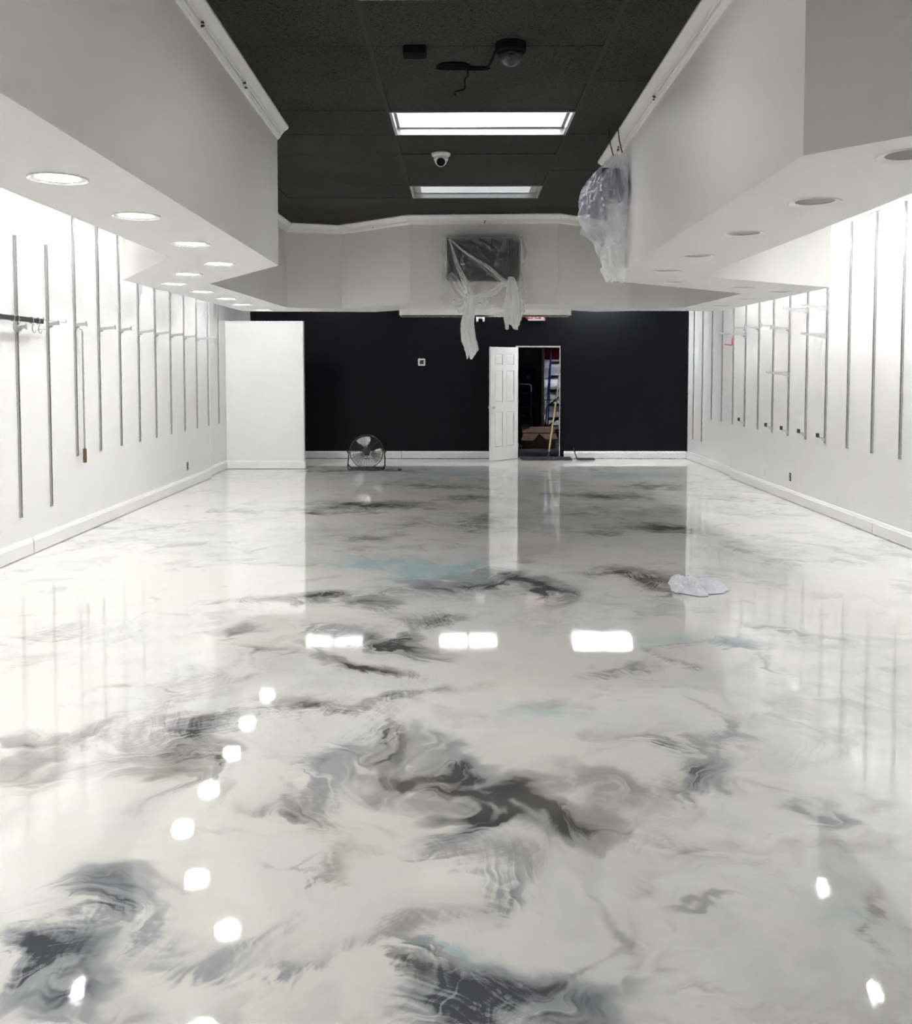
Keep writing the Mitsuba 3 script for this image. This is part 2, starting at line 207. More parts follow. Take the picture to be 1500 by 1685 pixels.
def floor_fn(p, n, uv):
    """pigment dragged about in the wet resin: dye spots, pulled into smoke and threads along one flow"""
    x, y = p.x, p.y
    for (cx, cy, ang, r) in SWIRLS:
        x, y = swirl(x, y, cx, cy, 0.4 * ang, r)
    w1x, w1y = fbm(x * 1.2 + 3.1, y * 1.2, 1.0, 3) - 0.5, fbm(x * 1.2, y * 1.2 + 7.7, 2.0, 3) - 0.5
    x1, y1 = x + 0.20 * w1x, y + 0.20 * w1y
    w2x, w2y = fbm(x1 * 4.5, y1 * 4.5 + 1.9, 3.0, 4) - 0.5, fbm(x1 * 4.5 + 5.3, y1 * 4.5, 4.0, 4) - 0.5
    x2, y2 = x1 + 0.22 * w2x, y1 + 0.26 * w2y
    flow = fbm(x1 * 1.6 + 2.0 + 0.5 * w2x, y1 * 1.2 + 0.5 * w2y, 5.5, 2)                     # threads follow its level lines
    f1 = fbm(flow * 12.0, x2 * 1.8, y2 * 1.8, 4)
    f2 = fbm(flow * 52.0 + 3 * w2x, x2 * 3.0, y2 * 3.0, 3)
    f3 = fbm(x2 * 7.0, y2 * 7.0, 7.0, 4)
    # brush strokes: fine fibres in four drag directions, each ruling some patches
    fib, wsum = mi.Float(0.0), mi.Float(1e-3)
    xb, yb = x1 + 0.05 * w2x, y1 + 0.05 * w2y
    for q, th in enumerate((0.25, 0.95, 1.85, 2.75)):
        w = smoothstep(0.45, 0.62, noise(x1 * 1.9 + 13 * q, y1 * 1.9, 20.0 + q))
        cu, cv = math.cos(th) * xb + math.sin(th) * yb, -math.sin(th) * xb + math.cos(th) * yb
        fib += w * fbm(cu * 4.0 + 3 * w2y, cv * 85.0 + 14 * w2x, 30.0 + q, 3)
        wsum += w
    fib = 0.5 + (fib / wsum - 0.5) * smoothstep(0.1, 0.6, wsum) * smoothstep(0.35, 0.6, noise(x1 * 2.3, y1 * 2.3, 41.0))
    veil = fbm(x1 * 0.9 + 1.6 * w2x, y1 * 1.1 + 1.6 * w2y, 9.0, 4)
    grey, blue, brown, teal, red = (mi.Float(0.0) for _ in range(5))
    # the spots' edges are torn along the threads
    xs, ys = x2 + 0.14 * (f1 - 0.5) + 0.06 * (f2 - 0.5) + 0.05 * (fib - 0.5), y2 + 0.20 * (f1 - 0.5) + 0.08 * (f2 - 0.5) + 0.07 * (fib - 0.5)
    for cx, cy, a, b, c, d, s, t in PIGMENT:
        dx, dy = xs - cx, ys - cy
        u, v = a * dx + b * dy, c * dx + d * dy
        e = 1.18 * s * dr.exp(-0.52 * (u * u + v * v))
        if t == 0: grey += e
        elif t == 1: blue += e
        elif t == 2: brown += e
        elif t == 3: teal += e
        else: red += e
    base = mix((0.665, 0.653, 0.612), (0.65, 0.652, 0.642), smoothstep(0.38, 0.62, veil))
    tex = dr.clip(0.25 + 2.6 * (0.5 * f1 + 0.5 * f3 - 0.34), 0.10, 1.4) * dr.clip(0.45 + 1.6 * (f2 - 0.25), 0.4, 1.4) * dr.clip(1.0 + 1.9 * (fib - 0.5), 0.45, 1.6) * 1.45
    t = grey + blue + brown
    d = t * tex
    t = t + 1e-4
    ink = (mi.Color3f(0.055, 0.055, 0.057) * grey + mi.Color3f(0.058, 0.061, 0.072) * blue + mi.Color3f(0.085, 0.073, 0.070) * brown + mi.Color3f(0.05) * 1e-4) / t
    mid = (mi.Color3f(0.33, 0.33, 0.322) * grey + mi.Color3f(0.31, 0.322, 0.342) * blue + mi.Color3f(0.36, 0.335, 0.315) * brown + mi.Color3f(0.34, 0.34, 0.33) * 1e-4) / t
    haze = smoothstep(0.25, 0.75, 0.45 * f1 + 0.4 * f3 + 0.15 * fib)
    smoke = 0.58 * smoothstep(0.38, 0.76, veil) * haze + 0.45 * smoothstep(0.52, 0.74, f1) * smoothstep(0.36, 0.62, f3) + 0.14 * smoothstep(0.55, 0.75, fib) * smoothstep(0.38, 0.60, veil) + 0.5 * dr.minimum(t, 0.5) * haze
    c = mix(base, (0.43, 0.425, 0.41), dr.clip(smoke, 0, 0.85))
    c = mix(c, (0.68, 0.675, 0.655), 0.35 * smoothstep(0.52, 0.70, f2) * (1 - smoothstep(0.4, 0.55, f1)))
    c = mix(c, mid, smoothstep(0.03, 0.60, d) * 0.88)
    c = mix(c, ink, smoothstep(0.35, 1.9, d) * 0.97)
    c = mix(c, (0.30, 0.46, 0.49), dr.clip(teal * (0.35 + 0.5 * tex), 0, 0.7))
    c = mix(c, (0.50, 0.32, 0.27), dr.clip(red * 0.9, 0, 0.5))
    return c

def floor_wave(p, n, uv):
    return 0.0008 * fbm(p.x * 2.1, p.y * 2.1, 0.5, 2) + 0.000035 * noise(p.x * 14, p.y * 14, 2.0) + 0.000028 * noise(p.x * 60, p.y * 60, 4.0) + 0.00001 * noise(p.x * 130, p.y * 130, 6.0)
scene['poured_floor'] = {'type': 'bumpmap', 'arbitrary': proc(floor_wave, 2e-3), 'scale': 1.0,
    'b': {'type': 'roughplastic', 'diffuse_reflectance': proc(floor_fn), 'alpha': 0.0035, 'int_ior': 1.5, 'nonlinear': False}}

def film(name, opacity, col=(0.9, 0.9, 0.92)):
    scene[name] = {'type': 'blendbsdf', 'weight': opacity, 'a': {'type': 'thindielectric', 'int_ior': 1.45},
                   'b': {'type': 'principledthin', 'base_color': rgb(*col), 'roughness': 0.35, 'diff_trans': 1.0, 'spec_trans': 0.0, 'eta': 1.45}}
film('clear_film', 0.09)
film('folded_film', 0.72, (0.95, 0.95, 0.95))
film('bag_film', 0.22, (0.82, 0.82, 0.90))

def emit(c):
    return {'type': 'area', 'radiance': rgb(*c)}

# ------------------------------------------------------------------ the shell
def slab_uv(x0, x1, y0, y1, z):
    v = np.array([[x0, y0, z], [x1, y0, z], [x1, y1, z], [x0, y1, z]], float)
    return trimesh.Trimesh(v, [[0, 1, 2], [0, 2, 3]], process=False)

DOOR_X0, DOOR_X1, DOOR_Z = 1.03, 1.805, 2.035
fl = slab_uv(XL2 - 0.1, XR2 + 0.1, YF - 0.1, YB + 0.06, 0.0)
scene['floor'] = mikit.ply(fl, 'poured_floor', uv=fl.vertices[:, :2])
say('floor', 'glossy poured epoxy floor marbled in white, grey and black swirls', kind='structure')

def wall(name, boxes, mat, label):
    add(name, cat(boxes), mat, label=label, kind='structure')
wall('wall_left', [box(XL - 0.2, XL, YF, YJ, 0, ZC), box(XL2 - 0.115, XL2, YJ - 0.01, YB + 0.1, 0, ZC)], 'white_wall_paint', 'long bright white wall on the left with slotted chrome standards')
wall('wall_right', [box(XR, XR + 0.2, YF, YJ + 0.1, 0, ZC), box(XR2, XR2 + 0.115, YJ + 0.09, YB + 0.1, 0, ZC)], 'white_wall_paint', 'long white wall on the right with slotted standards and shelf brackets')
wall('wall_back', [box(XL2, DOOR_X0 - 0.03, YB, YB + 0.12, 0, ZC), box(DOOR_X1 + 0.03, XR2, YB, YB + 0.12, 0, ZC), box(DOOR_X0 - 0.03, DOOR_X1 + 0.03, YB, YB + 0.12, DOOR_Z + 0.03, ZC)], 'black_wall_paint', 'matt black painted back wall around the storeroom doorway')
matte('shopfront_grey', (0.30, 0.29, 0.28))
wall('wall_front', [box(XL - 0.2, XR + 0.2, YF - 0.2, YF, 0, ZC)], 'shopfront_grey', 'plain front wall behind the camera')
# the free-standing partition panel in the back left corner
PY, PX1, PZ = 15.34, -2.572, 2.41
wall('wall_partition', [cbox(XL2, PX1, PY, PY + 0.11, 0, PZ, 0.006)], 'white_wall_paint', 'white free standing partition panel in the back left corner')
add('edge_cap', cbox(PX1 - 0.035, PX1 + 0.006, PY - 0.006, PY + 0.116, 0.12, PZ - 0.02, 0.003), 'white_trim', 'wall_partition')
add('top_cap', cbox(XL2, PX1 + 0.008, PY - 0.008, PY + 0.118, PZ - 0.02, PZ + 0.006, 0.003), 'white_trim', 'wall_partition')

# ceiling: a dark void above, black lay-in tiles and tee rails below it
add('ceiling', box(XL - 0.2, XR + 0.3, YF, YB + 0.2, ZC + 0.10, ZC + 0.2), 'black_tile', label='black suspended tile ceiling', kind='structure')
GX, GY = -0.473, 4.957
TROFFER_CELLS = {(0, -10): TROFFER_FRONT, (0, -6): TROFFER_FRONT, (0, -2): TROFFER_FRONT, (0, 2): TROFFER_NEAR, (0, 6): TROFFER_FAR, (0, 19): TROFFER_BACK_MID, (2, 19): TROFFER_BACK_RIGHT, (-2, 19): TROFFER_BACK_LEFT}
def cell(i, j):
    return GX + 1.22 * i, GX + 1.22 * (i + 1), GY + 0.61 * j, GY + 0.61 * (j + 1)
tile = cbox(-0.6, 0.6, -0.302, 0.302, 0.0, 0.018, 0.003)
tile_shapes = [mikit.ply(tile, 'black_tile')]
back_tiles = []
for j in range(-14, 21):
    for i in range(-3, 4):
        if (i, j) in TROFFER_CELLS: continue
        x0, x1, y0, y1 = cell(i, j)
        cx = (x0 + x1) / 2
        if x0 < XL2 or x1 > XR2:                 # border tiles, cut to the wall
            back_tiles.append(box(max(x0 + 0.005, XL), min(x1 - 0.005, XR), y0 + 0.003, y1 - 0.003, ZC, ZC + 0.018)); continue
        sag = rng.uniform(-0.004, 0.003)
        M = T().translate([cx, (y0 + y1) / 2 + rng.uniform(-0.0015, 0.0015), ZC + sag]).rotate([1, 0, 0], rng.uniform(-0.25, 0.25)).rotate([0, 1, 0], rng.uniform(-0.12, 0.12))
        if -3 < cx < 3.2 and 2.2 < y0 < 11.4:
            put('tile', tile_shapes[0], 'ceiling', M)
        else:
            t = tile.copy(); t.apply_transform(np.array(M.matrix)); back_tiles.append(t)
add('tile_field', cat(back_tiles), 'black_tile', 'ceiling', kind='stuff', label='black ceiling tiles beyond the soffits')
for i in range(-2, 4):
    x = GX + 1.22 * i
    add('tee_rail', cat([box(x - 0.012, x + 0.012, YF, YB, ZC - 0.004, ZC), box(x - 0.003, x + 0.003, YF, YB, ZC, ZC + 0.03)]), 'black_tee', 'ceiling')

# soffit: one dropped bulkhead round three sides, downlight holes cut through its underside
inner = [(-1.195, -3.38), (-1.203, 2.49), (-1.257, 6.52), (-2.091, 7.867), (-1.99, 10.79), (-1.385, 10.98), (-0.552, 10.275), (1.045, 10.20), (1.981, 11.02), (2.56, 10.84), (2.636, 8.887), (1.169, 7.604), (1.155, 3.23), (1.87, 2.42)]
outer = [(1.845, 2.45), (1.845, 4.758), (1.83, 7.294), (3.205, 8.251), (3.165, 10.245), (3.13, 11.46), (2.07, 11.44), (1.63, 11.58), (1.29, 11.30), (-0.73, 11.30), (-1.053, 11.60), (-2.503, 11.5), (-2.64, 11.44), (-2.66, 9.9), (-2.702, 7.548), (-1.853, 6.031), (-1.823, 3.75), (-1.823, -3.38)]
LIT = [(-1.525, 0.75), (-1.522, 1.75), (-1.519, 2.72), (-1.519, 3.576), (-1.520, 4.437), (-1.544, 5.404), (-1.635, 6.406), (-2.046, 7.082), (-2.385, 7.864), (-2.366, 8.644), (-2.355, 9.476), (-2.385, 10.30), (-2.35, 11.22)]
UNLIT = [(1.513, 3.221), (1.519, 4.097), (1.495, 5.025), (1.491, 5.994), (1.492, 6.855), (1.754, 7.737), (2.466, 8.245), (2.931, 8.687), (2.878, 9.557), (2.915, 10.526)]
RCAN = 0.094
plan = sg.Polygon(inner + outer)
if not plan.is_valid: plan = plan.buffer(0)
holes = [sg.Point(x, y).buffer(RCAN + 0.002, 24) for x, y in LIT + UNLIT]
plan_cut = plan
for h in holes: plan_cut = plan_cut.difference(h)
sof = trimesh.creation.extrude_polygon(plan_cut, ZC - ZS - 0.001, engine='earcut')
sof.apply_translation((0, 0, ZS))
add('ceiling_soffit', sof, 'soffit_paint', label='dropped grey white soffit running along both sides and across the rear', kind='structure')
# the shallow white box hung under the rear soffit, brass coloured below
DB = (-0.727, 1.30, 11.15, 11.56, 2.262, ZS)
add('trim_1', cat([box(DB[0], DB[1], DB[2], DB[2] + 0.012, DB[4], DB[5]), box(DB[0], DB[1], DB[3] - 0.012, DB[3], DB[4], DB[5]), box(DB[0], DB[0] + 0.012, DB[2] + 0.012, DB[3] - 0.012, DB[4], DB[5]), box(DB[1] - 0.012, DB[1], DB[2] + 0.012, DB[3] - 0.012, DB[4], DB[5])]), 'white_trim', label='shallow white drop box under the rear soffit', kind='structure')
metal('brass_panel', (0.50, 0.42, 0.22), 0.22)
add('bottom_panel', box(DB[0] + 0.013, DB[1] - 0.013, DB[2] + 0.013, DB[3] - 0.013, DB[4] + 0.002, DB[4] + 0.006), 'brass_panel', 'trim_1', label='dull brass underside')

# crown mouldings
def run_profile(pts, prof, side, ends=True):
    """sweeps profile [(out, z)] along a polyline in plan, mitred; returns one mesh per run. side +1: profile goes to the left of travel"""
    pts = np.asarray(pts, float)
    d = np.diff(pts, axis=0); d /= np.linalg.norm(d, axis=1, keepdims=True)
    nrm = side * np.stack([-d[:, 1], d[:, 0]], 1)
    miters = [nrm[0]]
    for a, b in zip(nrm[:-1], nrm[1:]):
        m = a + b; miters.append(m / (m @ a))
    miters.append(nrm[-1])
    prof = np.asarray(prof, float); k = len(prof)
    out = []
    for i in range(len(d)):
        ring = []
        for q, s in ((i, 0.0008), (i + 1, -0.0008)):
            base = pts[q] + d[i] * s
            ring.append(np.column_stack([base[0] + miters[q][0] * prof[:, 0], base[1] + miters[q][1] * prof[:, 0], prof[:, 1]]))
        v = np.vstack(ring); f = []
        for a in range(k):
            b = (a + 1) % k
            f += [(a, b, k + b), (a, k + b, k + a)]
        tri = trimesh.creation.triangulate_polygon(sg.Polygon(prof), engine='earcut')
        f += [tuple(t) for t in tri[1]] if len(tri[0]) == k else []
        f += [tuple(k + np.array(t)[::-1]) for t in tri[1]] if len(tri[0]) == k else []
        m = trimesh.Trimesh(v, f, process=False); trimesh.repair.fix_normals(m)
        out.append(m)
    return out
z = ZC - 0.004
CROWN = [(0.0, z), (0.075, z), (0.075, z - 0.012), (0.066, z - 0.022), (0.050, z - 0.034), (0.038, z - 0.048), (0.034, z - 0.058), (0.028, z - 0.058), (0.028, z - 0.062), (0.024, z - 0.074), (0.018, z - 0.080), (0.018, z - 0.083), (0.013, z - 0.090), (0.0, z - 0.093)]
chain = inner[:13]
k = None
crowns = run_profile(chain, CROWN, -1)
names = ['along the left soffit', 'left rear of the soffit']
root = thing('trim_2', 'white crown moulding round the top of the soffit', None, kind='structure')
for m in crowns:
    add('moulding', m, 'white_trim', root, smooth=25)
# nail marks and open joints in the crown
joints = []
zz = ZC - 0.004
for (x, y, nx, ny) in [(-1.2245, 4.45, 1, 0), (-1.238, 5.35, 1, 0), (1.160, 5.6, -1, 0), (1.163, 6.9, -1, 0), (-0.98, 10.64, .65, -.76), (0.25, 10.235, 0, -1)]:
    t = np.array([-ny, nx])
    for q in range(3):
        c = np.array([x, y]) + t * rng.uniform(-0.03, 0.03)
        o = 0.0275 + 0.001
        h = rng.uniform(0.004, 0.008)
        P = np.array([nx, ny]) * o + c
        joints.append(box(P[0] - 0.006, P[0] + 0.006, P[1] - 0.006, P[1] + 0.006, zz - 0.062 - h - 0.01 * q, zz - 0.062 - 0.01 * q))
add('nail_hole', cat(joints), 'slot_dark', root, kind='stuff', label='dark nail marks and open joints')
WALLCROWN = [(0.0, ZC), (0.085, ZC), (0.085, ZC - 0.02), (0.05, ZC - 0.06), (0.03, ZC - 0.08), (0.03, ZC - 0.092), (0.018, ZC - 0.10), (0.018, ZC - 0.125), (0.0, ZC - 0.13)]
for nm, pts, s, lb in (('trim_3', [(XR, 0.5), (XR, YJ + 0.08)], 1, 'white crown moulding along the top of the right wall'),):
    r_ = thing(nm, lb, None, kind='structure')
    for m in run_profile(pts, WALLCROWN, s): add('moulding', m, 'white_trim', r_, smooth=25)

# baseboards: an ogee board with a thin shoe gap
BASE = [(0.0, 0.008), (0.018, 0.008), (0.018, 0.112), (0.013, 0.117), (0.0135, 0.124), (0.010, 0.128), (0.007, 0.138), (0.004, 0.143), (0.0, 0.145)]
def baseboard(name, runs, side, label, h=1.0):
    r_ = thing(name, label, None, kind='structure')
    for pts in runs:
        for m in run_profile(pts, [(a, b * h) for a, b in BASE], side): add('board', m, 'white_trim', r_)
baseboard('baseboard_left', [[(XL, YF), (XL, 8.14)], [(XL, 8.146), (XL, YJ - 0.005)], [(XL2, YJ + 0.02), (XL2, PY - 0.02)]], -1, 'white baseboard along the left wall', 1.02)
baseboard('baseboard_right', [[(XR, YF), (XR, 9.2)], [(XR, 9.205), (XR, YJ + 0.095)], [(XR2, YJ + 0.12), (XR2, YB - 0.02)]], 1, 'white baseboard along the right wall', 1.0)
baseboard('baseboard_back', [[(XL2, YB), (-1.09, YB)], [(-1.085, YB), (DOOR_X0 - 0.05, YB)], [(DOOR_X1 + 0.075, YB), (XR2 - 0.02, YB)]], -1, 'white baseboard along the black back wall', 0.95)
baseboard('baseboard_partition', [[(XL2, PY), (PX1 + 0.004, PY), (PX1 + 0.004, PY + 0.11)]], -1, 'white baseboard on the partition panel', 0.95)
# corner beads where the side walls step back
add('trim_4', cbox(XL - 0.09, XL + 0.004, YJ - 0.012, YJ + 0.012, 0.15, ZC, 0.003), 'white_trim', label='white corner strip on the left wall', kind='structure')
add('trim_5', cbox(XR - 0.004, XR + 0.09, YJ + 0.085, YJ + 0.11, 0.15, ZC, 0.003), 'white_trim', label='white corner strip on the right wall', kind='structure')

# ------------------------------------------------------------------ ceiling lights
def down_facing(m):
    if m.face_normals[:, 2].mean() > 0: m.invert()
    return m
ring = lathe([(0.082, 0.0), (0.098, -0.002), (0.108, -0.006), (0.110, -0.003), (0.110, 0.0), (0.093, 0.004), (0.093, 0.055), (0.090, 0.055), (0.090, 0.006), (0.082, 0.002), (0.082, 0.0)], 40)
lens_lit = lathe([(0.0, 0.010), (0.082, 0.010), (0.090, 0.012)], 40)
can = lathe([(0.0, 0.075), (0.0925, 0.075), (0.0925, 0.056)], 32)
lens_off = lathe([(0.0, 0.030), (0.05, 0.032), (0.086, 0.045), (0.0895, 0.05)], 40)
lens_lit = down_facing(lens_lit)
ring_s, can_s = mikit.ply(ring, 'white_trim', smooth=30), mikit.ply(can, 'dark_void')
lens_s = mikit.ply(lens_lit, 'white_plastic'); lens_s['emitter'] = emit(DOWNLIGHT_LIT)
off_s = mikit.ply(lens_off, 'unlit_lens', smooth=40)
def downlight(x, y, lens, label, group):
    t = thing('recessed_downlight', label, 'downlight', group)
    M = T().translate([x, y, ZS])
    put('trim_ring', ring_s, t, M); put('lens', lens, t, M); put('can', can_s, t, M)
vis = 0
for n_, (x, y) in enumerate(LIT):
    if y < 2.9: lb = f'lit round downlight of the left soffit outside the frame, {ORD[n_]} of its row'
    else:
        lb = f'glowing round downlight in the left soffit, {ORD[vis]} from the camera' if vis else 'glowing round downlight in the left soffit, nearest to the camera'; vis += 1
    downlight(x, y, lens_s, lb, 'lit downlights in the left soffit')
for n_, (x, y) in enumerate(UNLIT):
    lb = f'unlit beige round downlight in the right soffit, {ORD[n_]} from the camera' if n_ else 'unlit round downlight cut by the right frame edge, nearest in the right soffit'
    downlight(x, y, off_s, lb, 'unlit downlights in the right soffit')

TL = {(0, -10): 'fluorescent ceiling troffer behind the camera', (0, -6): 'fluorescent ceiling troffer overhead of the camera, out of frame', (0, -2): 'fluorescent ceiling troffer just above the top frame edge', (0, 2): 'bright long fluorescent troffer, the larger one in the black ceiling', (0, 6): 'dim bluish fluorescent troffer, the farther one in the black ceiling',
      (0, 19): 'fluorescent troffer behind the rear soffit over the middle of the back aisle', (2, 19): 'fluorescent troffer behind the rear soffit on the right', (-2, 19): 'fluorescent troffer behind the rear soffit on the left'}
for (i, j), rad in TROFFER_CELLS.items():
    x0, x1, y0, y1 = cell(i, j)
    t = thing('ceiling_troffer', TL[(i, j)], 'ceiling light', 'fluorescent troffers in the ceiling')
    w, b = 0.018, 0.006
    zb, zt = ZC - 0.008, ZC + 0.028
    add('frame', cat([box(x0 + b, x1 - b, y0 + b, y0 + b + w, zb, zt), box(x0 + b, x1 - b, y1 - b - w, y1 - b, zb, zt), box(x0 + b, x0 + b + w, y0 + b + w, y1 - b - w, zb, zt), box(x1 - b - w, x1 - b, y0 + b + w, y1 - b - w, zb, zt)]), 'lamp_rim', t)
    a0, a1, c0, c1 = x0 + b + w, x1 - b - w, y0 + b + w, y1 - b - w
    if j == 19:
        xm = (a0 + a1) / 2
        add('frame', box(xm - 0.02, xm + 0.02, c0, c1, zb, zt), 'lamp_rim', t)
    hz = ZC + 0.045
    add('housing', cat([box(a0 - 0.006, a1 + 0.006, c0 - 0.006, c0, zt, hz), box(a0 - 0.006, a1 + 0.006, c1, c1 + 0.006, zt, hz), box(a0 - 0.006, a0, c0, c1, zt, hz), box(a1, a1 + 0.006, c0, c1, zt, hz), box(a0, a1, c0, c1, hz, hz + 0.006)]), 'white_steel', t)
    e = 0.02 if rad is TROFFER_NEAR else 0.07
    d = down_facing(slab_uv(a0 + e, a1 - e, c0 + 0.03, c1 - 0.03, hz - 0.008))
    key = add('lens', d, 'white_plastic', t)
    scene[key]['emitter'] = emit(rad)
lampring = lathe([(0.055, 0.0), (0.075, -0.004), (0.078, 0.0), (0.06, 0.004), (0.055, 0.03), (0.055, 0.0)], 28)
lampface = down_facing(lathe([(0.0, 0.004), (0.055, 0.004)], 28))
lr_s = mikit.ply(lampring, 'white_trim'); lf_s = mikit.ply(lampface, 'white_plastic'); lf_s['emitter'] = emit(ALCOVE_LEFT)
lf_r = dict(lf_s); lf_r['emitter'] = emit(ALCOVE_RIGHT)
for side, xs, ys in (('left', -3.0, (1.6, 3.6, 5.4, 7.09, 8.8, 10.5, 12.0, 12.75, 13.45)), ('right', 3.22, (1.6, 3.6, 5.4, 7.1, 8.59, 10.1, 11.7, 13.4))):
    for n_, y in enumerate(ys):
        x = xs
        if side == 'left' and y > 8: x = -3.1
        if side == 'right' and y > 8: x = 3.40
        t = thing('alcove_lamp', f'small recessed lamp over the {side} wall bay, {ORD[n_]} from the camera, hidden by the soffit', 'ceiling lamp', f'lamps over the {side} wall bay')
        M = T().translate([x, y, ZC - 0.055]).rotate([0, 1, 0], 28 if side == 'left' else -26)   # turned to wash the wall
        if side == 'left' and y > 12.5: M = T().translate([x, y, ZC - 0.055]).rotate([1, 0, 0], 42)   # the last two are turned to the partition
        add('socket', cyl((x, y, ZC - 0.05), (x, y, ZC + 0.0), 0.04, 14), 'white_trim', t)
        put('trim_ring', lr_s, t, M); put('lens', lf_s if side == 'left' else lf_r, t, M)

# ------------------------------------------------------------------ wall standards and their fittings
def standard_mesh(h):
    """a slotted U channel standing out along +x from the wall, width along y, from z 0 to h"""
    w, d, t = 0.016, 0.016, 0.002
    parts = [box(0, d, -w, -w + t, 0, h), box(0, d, w - t, w, 0, h)]
    parts += [box(d - t, d, -w + t, -0.0085, 0, h), box(d - t, d, 0.0085, w - t, 0, h), box(d - t, d, -0.0035, 0.0035, 0, h)]
    n = int(h / 0.0508)
    for i in range(n + 1):
        z0 = i * 0.0508
        zz_ = min(h, z0 + 0.016)
        for a, b in ((-0.0085, -0.0035), (0.0035, 0.0085)): parts.append(box(d - t, d, a, b, z0, zz_))
    return cat(parts)
std_cache = {}
def standard(side, y, z0, z1, label):
    h = round(z1 - z0, 3)
    if h not in std_cache:
        std_cache[h] = (mikit.ply(standard_mesh(h), 'zinc'), mikit.ply(box(0.0112, 0.0138, -0.0138, 0.0138, 0.002, h - 0.002), 'slot_dark'), mikit.ply(cat([lathe([(0, 0.0), (0.0055, 0.0), (0.004, 0.003), (0, 0.0035)], 12).apply_transform(trimesh.transformations.rotation_matrix(math.pi / 2, [0, 1, 0])).apply_translation((0.016, 0, zq)) for zq in np.arange(0.04, h, max(0.3, (h - 0.08) / 4))]), 'slot_steel'))
    a, b, c = std_cache[h]
    M = T().translate([XL, y, z0]) if side == 'left' else T().translate([XR, y, z0]).rotate([0, 0, 1], 180)
    t = thing('wall_standard', label, 'shelf standard', f'slotted standards on the {side} wall')
    put('channel', a, t, M); put('backing', b, t, M); put('screw', c, t, M)
LY = [7.94 + 0.5995 * i for i in range(12)]
RY = [8.685 + 0.5955 * i for i in range(14)]
for i, y in enumerate(LY):
    z0, z1 = (0.352 + 0.013 * i, 2.742) if i < 2 else (0.768 + 0.0022 * i, 3.10)
    standard('left', y, z0, z1, f'slotted chrome standard on the left wall, {ORD[i]} from the camera' + (', longer and reaching lower' if i < 2 else ''))
for i, y in enumerate(RY):
    z0, z1 = (0.412, 3.12) if i >= 12 else (0.79 + 0.0022 * i, 3.148)
    standard('right', y, z0, z1, f'slotted chrome standard on the right wall, {ORD[i]} from the right frame edge' + (', reaching lower' if i >= 12 else ''))

def side_M(side, y, z):
    return T().translate([XL, y, z]) if side == 'left' else T().translate([XR, y, z]).rotate([0, 0, 1], 180)

# knife shelf brackets: a tapering blade with a toe at the tip and hooks at the root
def blade_mesh(L, h0, h1):
    poly = sg.Polygon([(0.016, -h0 * 0.35), (0.016, h0 * 0.65), (0.03, h0 * 0.65), (L - 0.01, h0 * 0.65 + 0.004), (L, h0 * 0.65 + 0.012), (L, h0 * 0.65 - h1), (L * 0.6, h0 * 0.65 - h1 - (h0 - h1) * 0.33), (0.03, -h0 * 0.35)])
    m = trimesh.creation.extrude_polygon(poly, 0.005, engine='earcut')
    m.apply_transform(trimesh.transformations.rotation_matrix(math.pi / 2, [1, 0, 0])); m.apply_translation((0, 0.0025, 0))
    return m
bl = mikit.ply(blade_mesh(0.295, 0.062, 0.016), 'white_steel')
bl_hook = mikit.ply(cat([cbox(0.004, 0.022, -0.004, 0.004, -0.022, 0.012, 0.002), cbox(0.004, 0.02, -0.004, 0.004, 0.022, 0.04, 0.002)]), 'slot_steel')
bl_pad = mikit.ply(cbox(0.235, 0.262, -0.006, 0.006, 0.040, 0.050, 0.002), 'slot_steel')
def knife(i, z, label):
    t = thing('shelf_bracket', label, 'shelf bracket', 'white knife shelf brackets on the right wall')
    M = side_M('right', RY[i], z)
    put('blade', bl, t, M); put('hook', bl_hook, t, M); put('pad', bl_pad, t, M)
knife(3, 2.29, 'white tapered shelf bracket, second highest on the fourth standard of the right wall')
knife(3, 1.98, 'white tapered shelf bracket, third highest on the fourth standard of the right wall')
knife(4, 2.295, 'white tapered shelf bracket high on the fifth standard of the right wall')
knife(5, 1.553, 'white tapered shelf bracket at mid height on the sixth standard of the right wall')
knife(3, 2.60, 'white tapered shelf bracket, topmost on the fourth standard, half hidden by the soffit')
knife(4, 2.60, 'white tapered shelf bracket on the fifth standard, hidden up behind the soffit')

# short hangrail brackets low down, each with a black square pad at the tip
def short_mesh():
    poly = sg.Polygon([(0.016, -0.012), (0.016, 0.026), (0.04, 0.034), (0.092, 0.040), (0.092, 0.030), (0.06, 0.012), (0.03, -0.012)])
    m = trimesh.creation.extrude_polygon(poly, 0.008, engine='earcut')
    m.apply_transform(trimesh.transformations.rotation_matrix(math.pi / 2, [1, 0, 0])); m.apply_translation((0, 0.004, 0))
    return m
sh = mikit.ply(short_mesh(), 'white_steel')
sh_pad = mikit.ply(cat([cbox(0.078, 0.104, -0.022, 0.022, 0.030, 0.078, 0.004)]), 'black_rubber')
sh_face = mikit.ply(cat([box(0.083, 0.099, -0.0235, -0.0215, 0.043, 0.046), box(0.083, 0.099, -0.0235, -0.0215, 0.060, 0.063), box(0.084, 0.087, -0.0235, -0.0215, 0.046, 0.06), box(0.095, 0.098, -0.0235, -0.0215, 0.046, 0.06)]), 'grey_steel')
for i, z in ((3, 0.835), (4, 0.845), (5, 0.845), (6, 0.85), (8, 0.86)):
    t = thing('rail_bracket', f'short white bracket with black end, {ORD[i]} standard of the right wall', 'rail bracket', 'short brackets low on the right wall')
    M = side_M('right', RY[i], z)
    put('arm', sh, t, M); put('end_pad', sh_pad, t, M); put('pad_rim', sh_face, t, M)

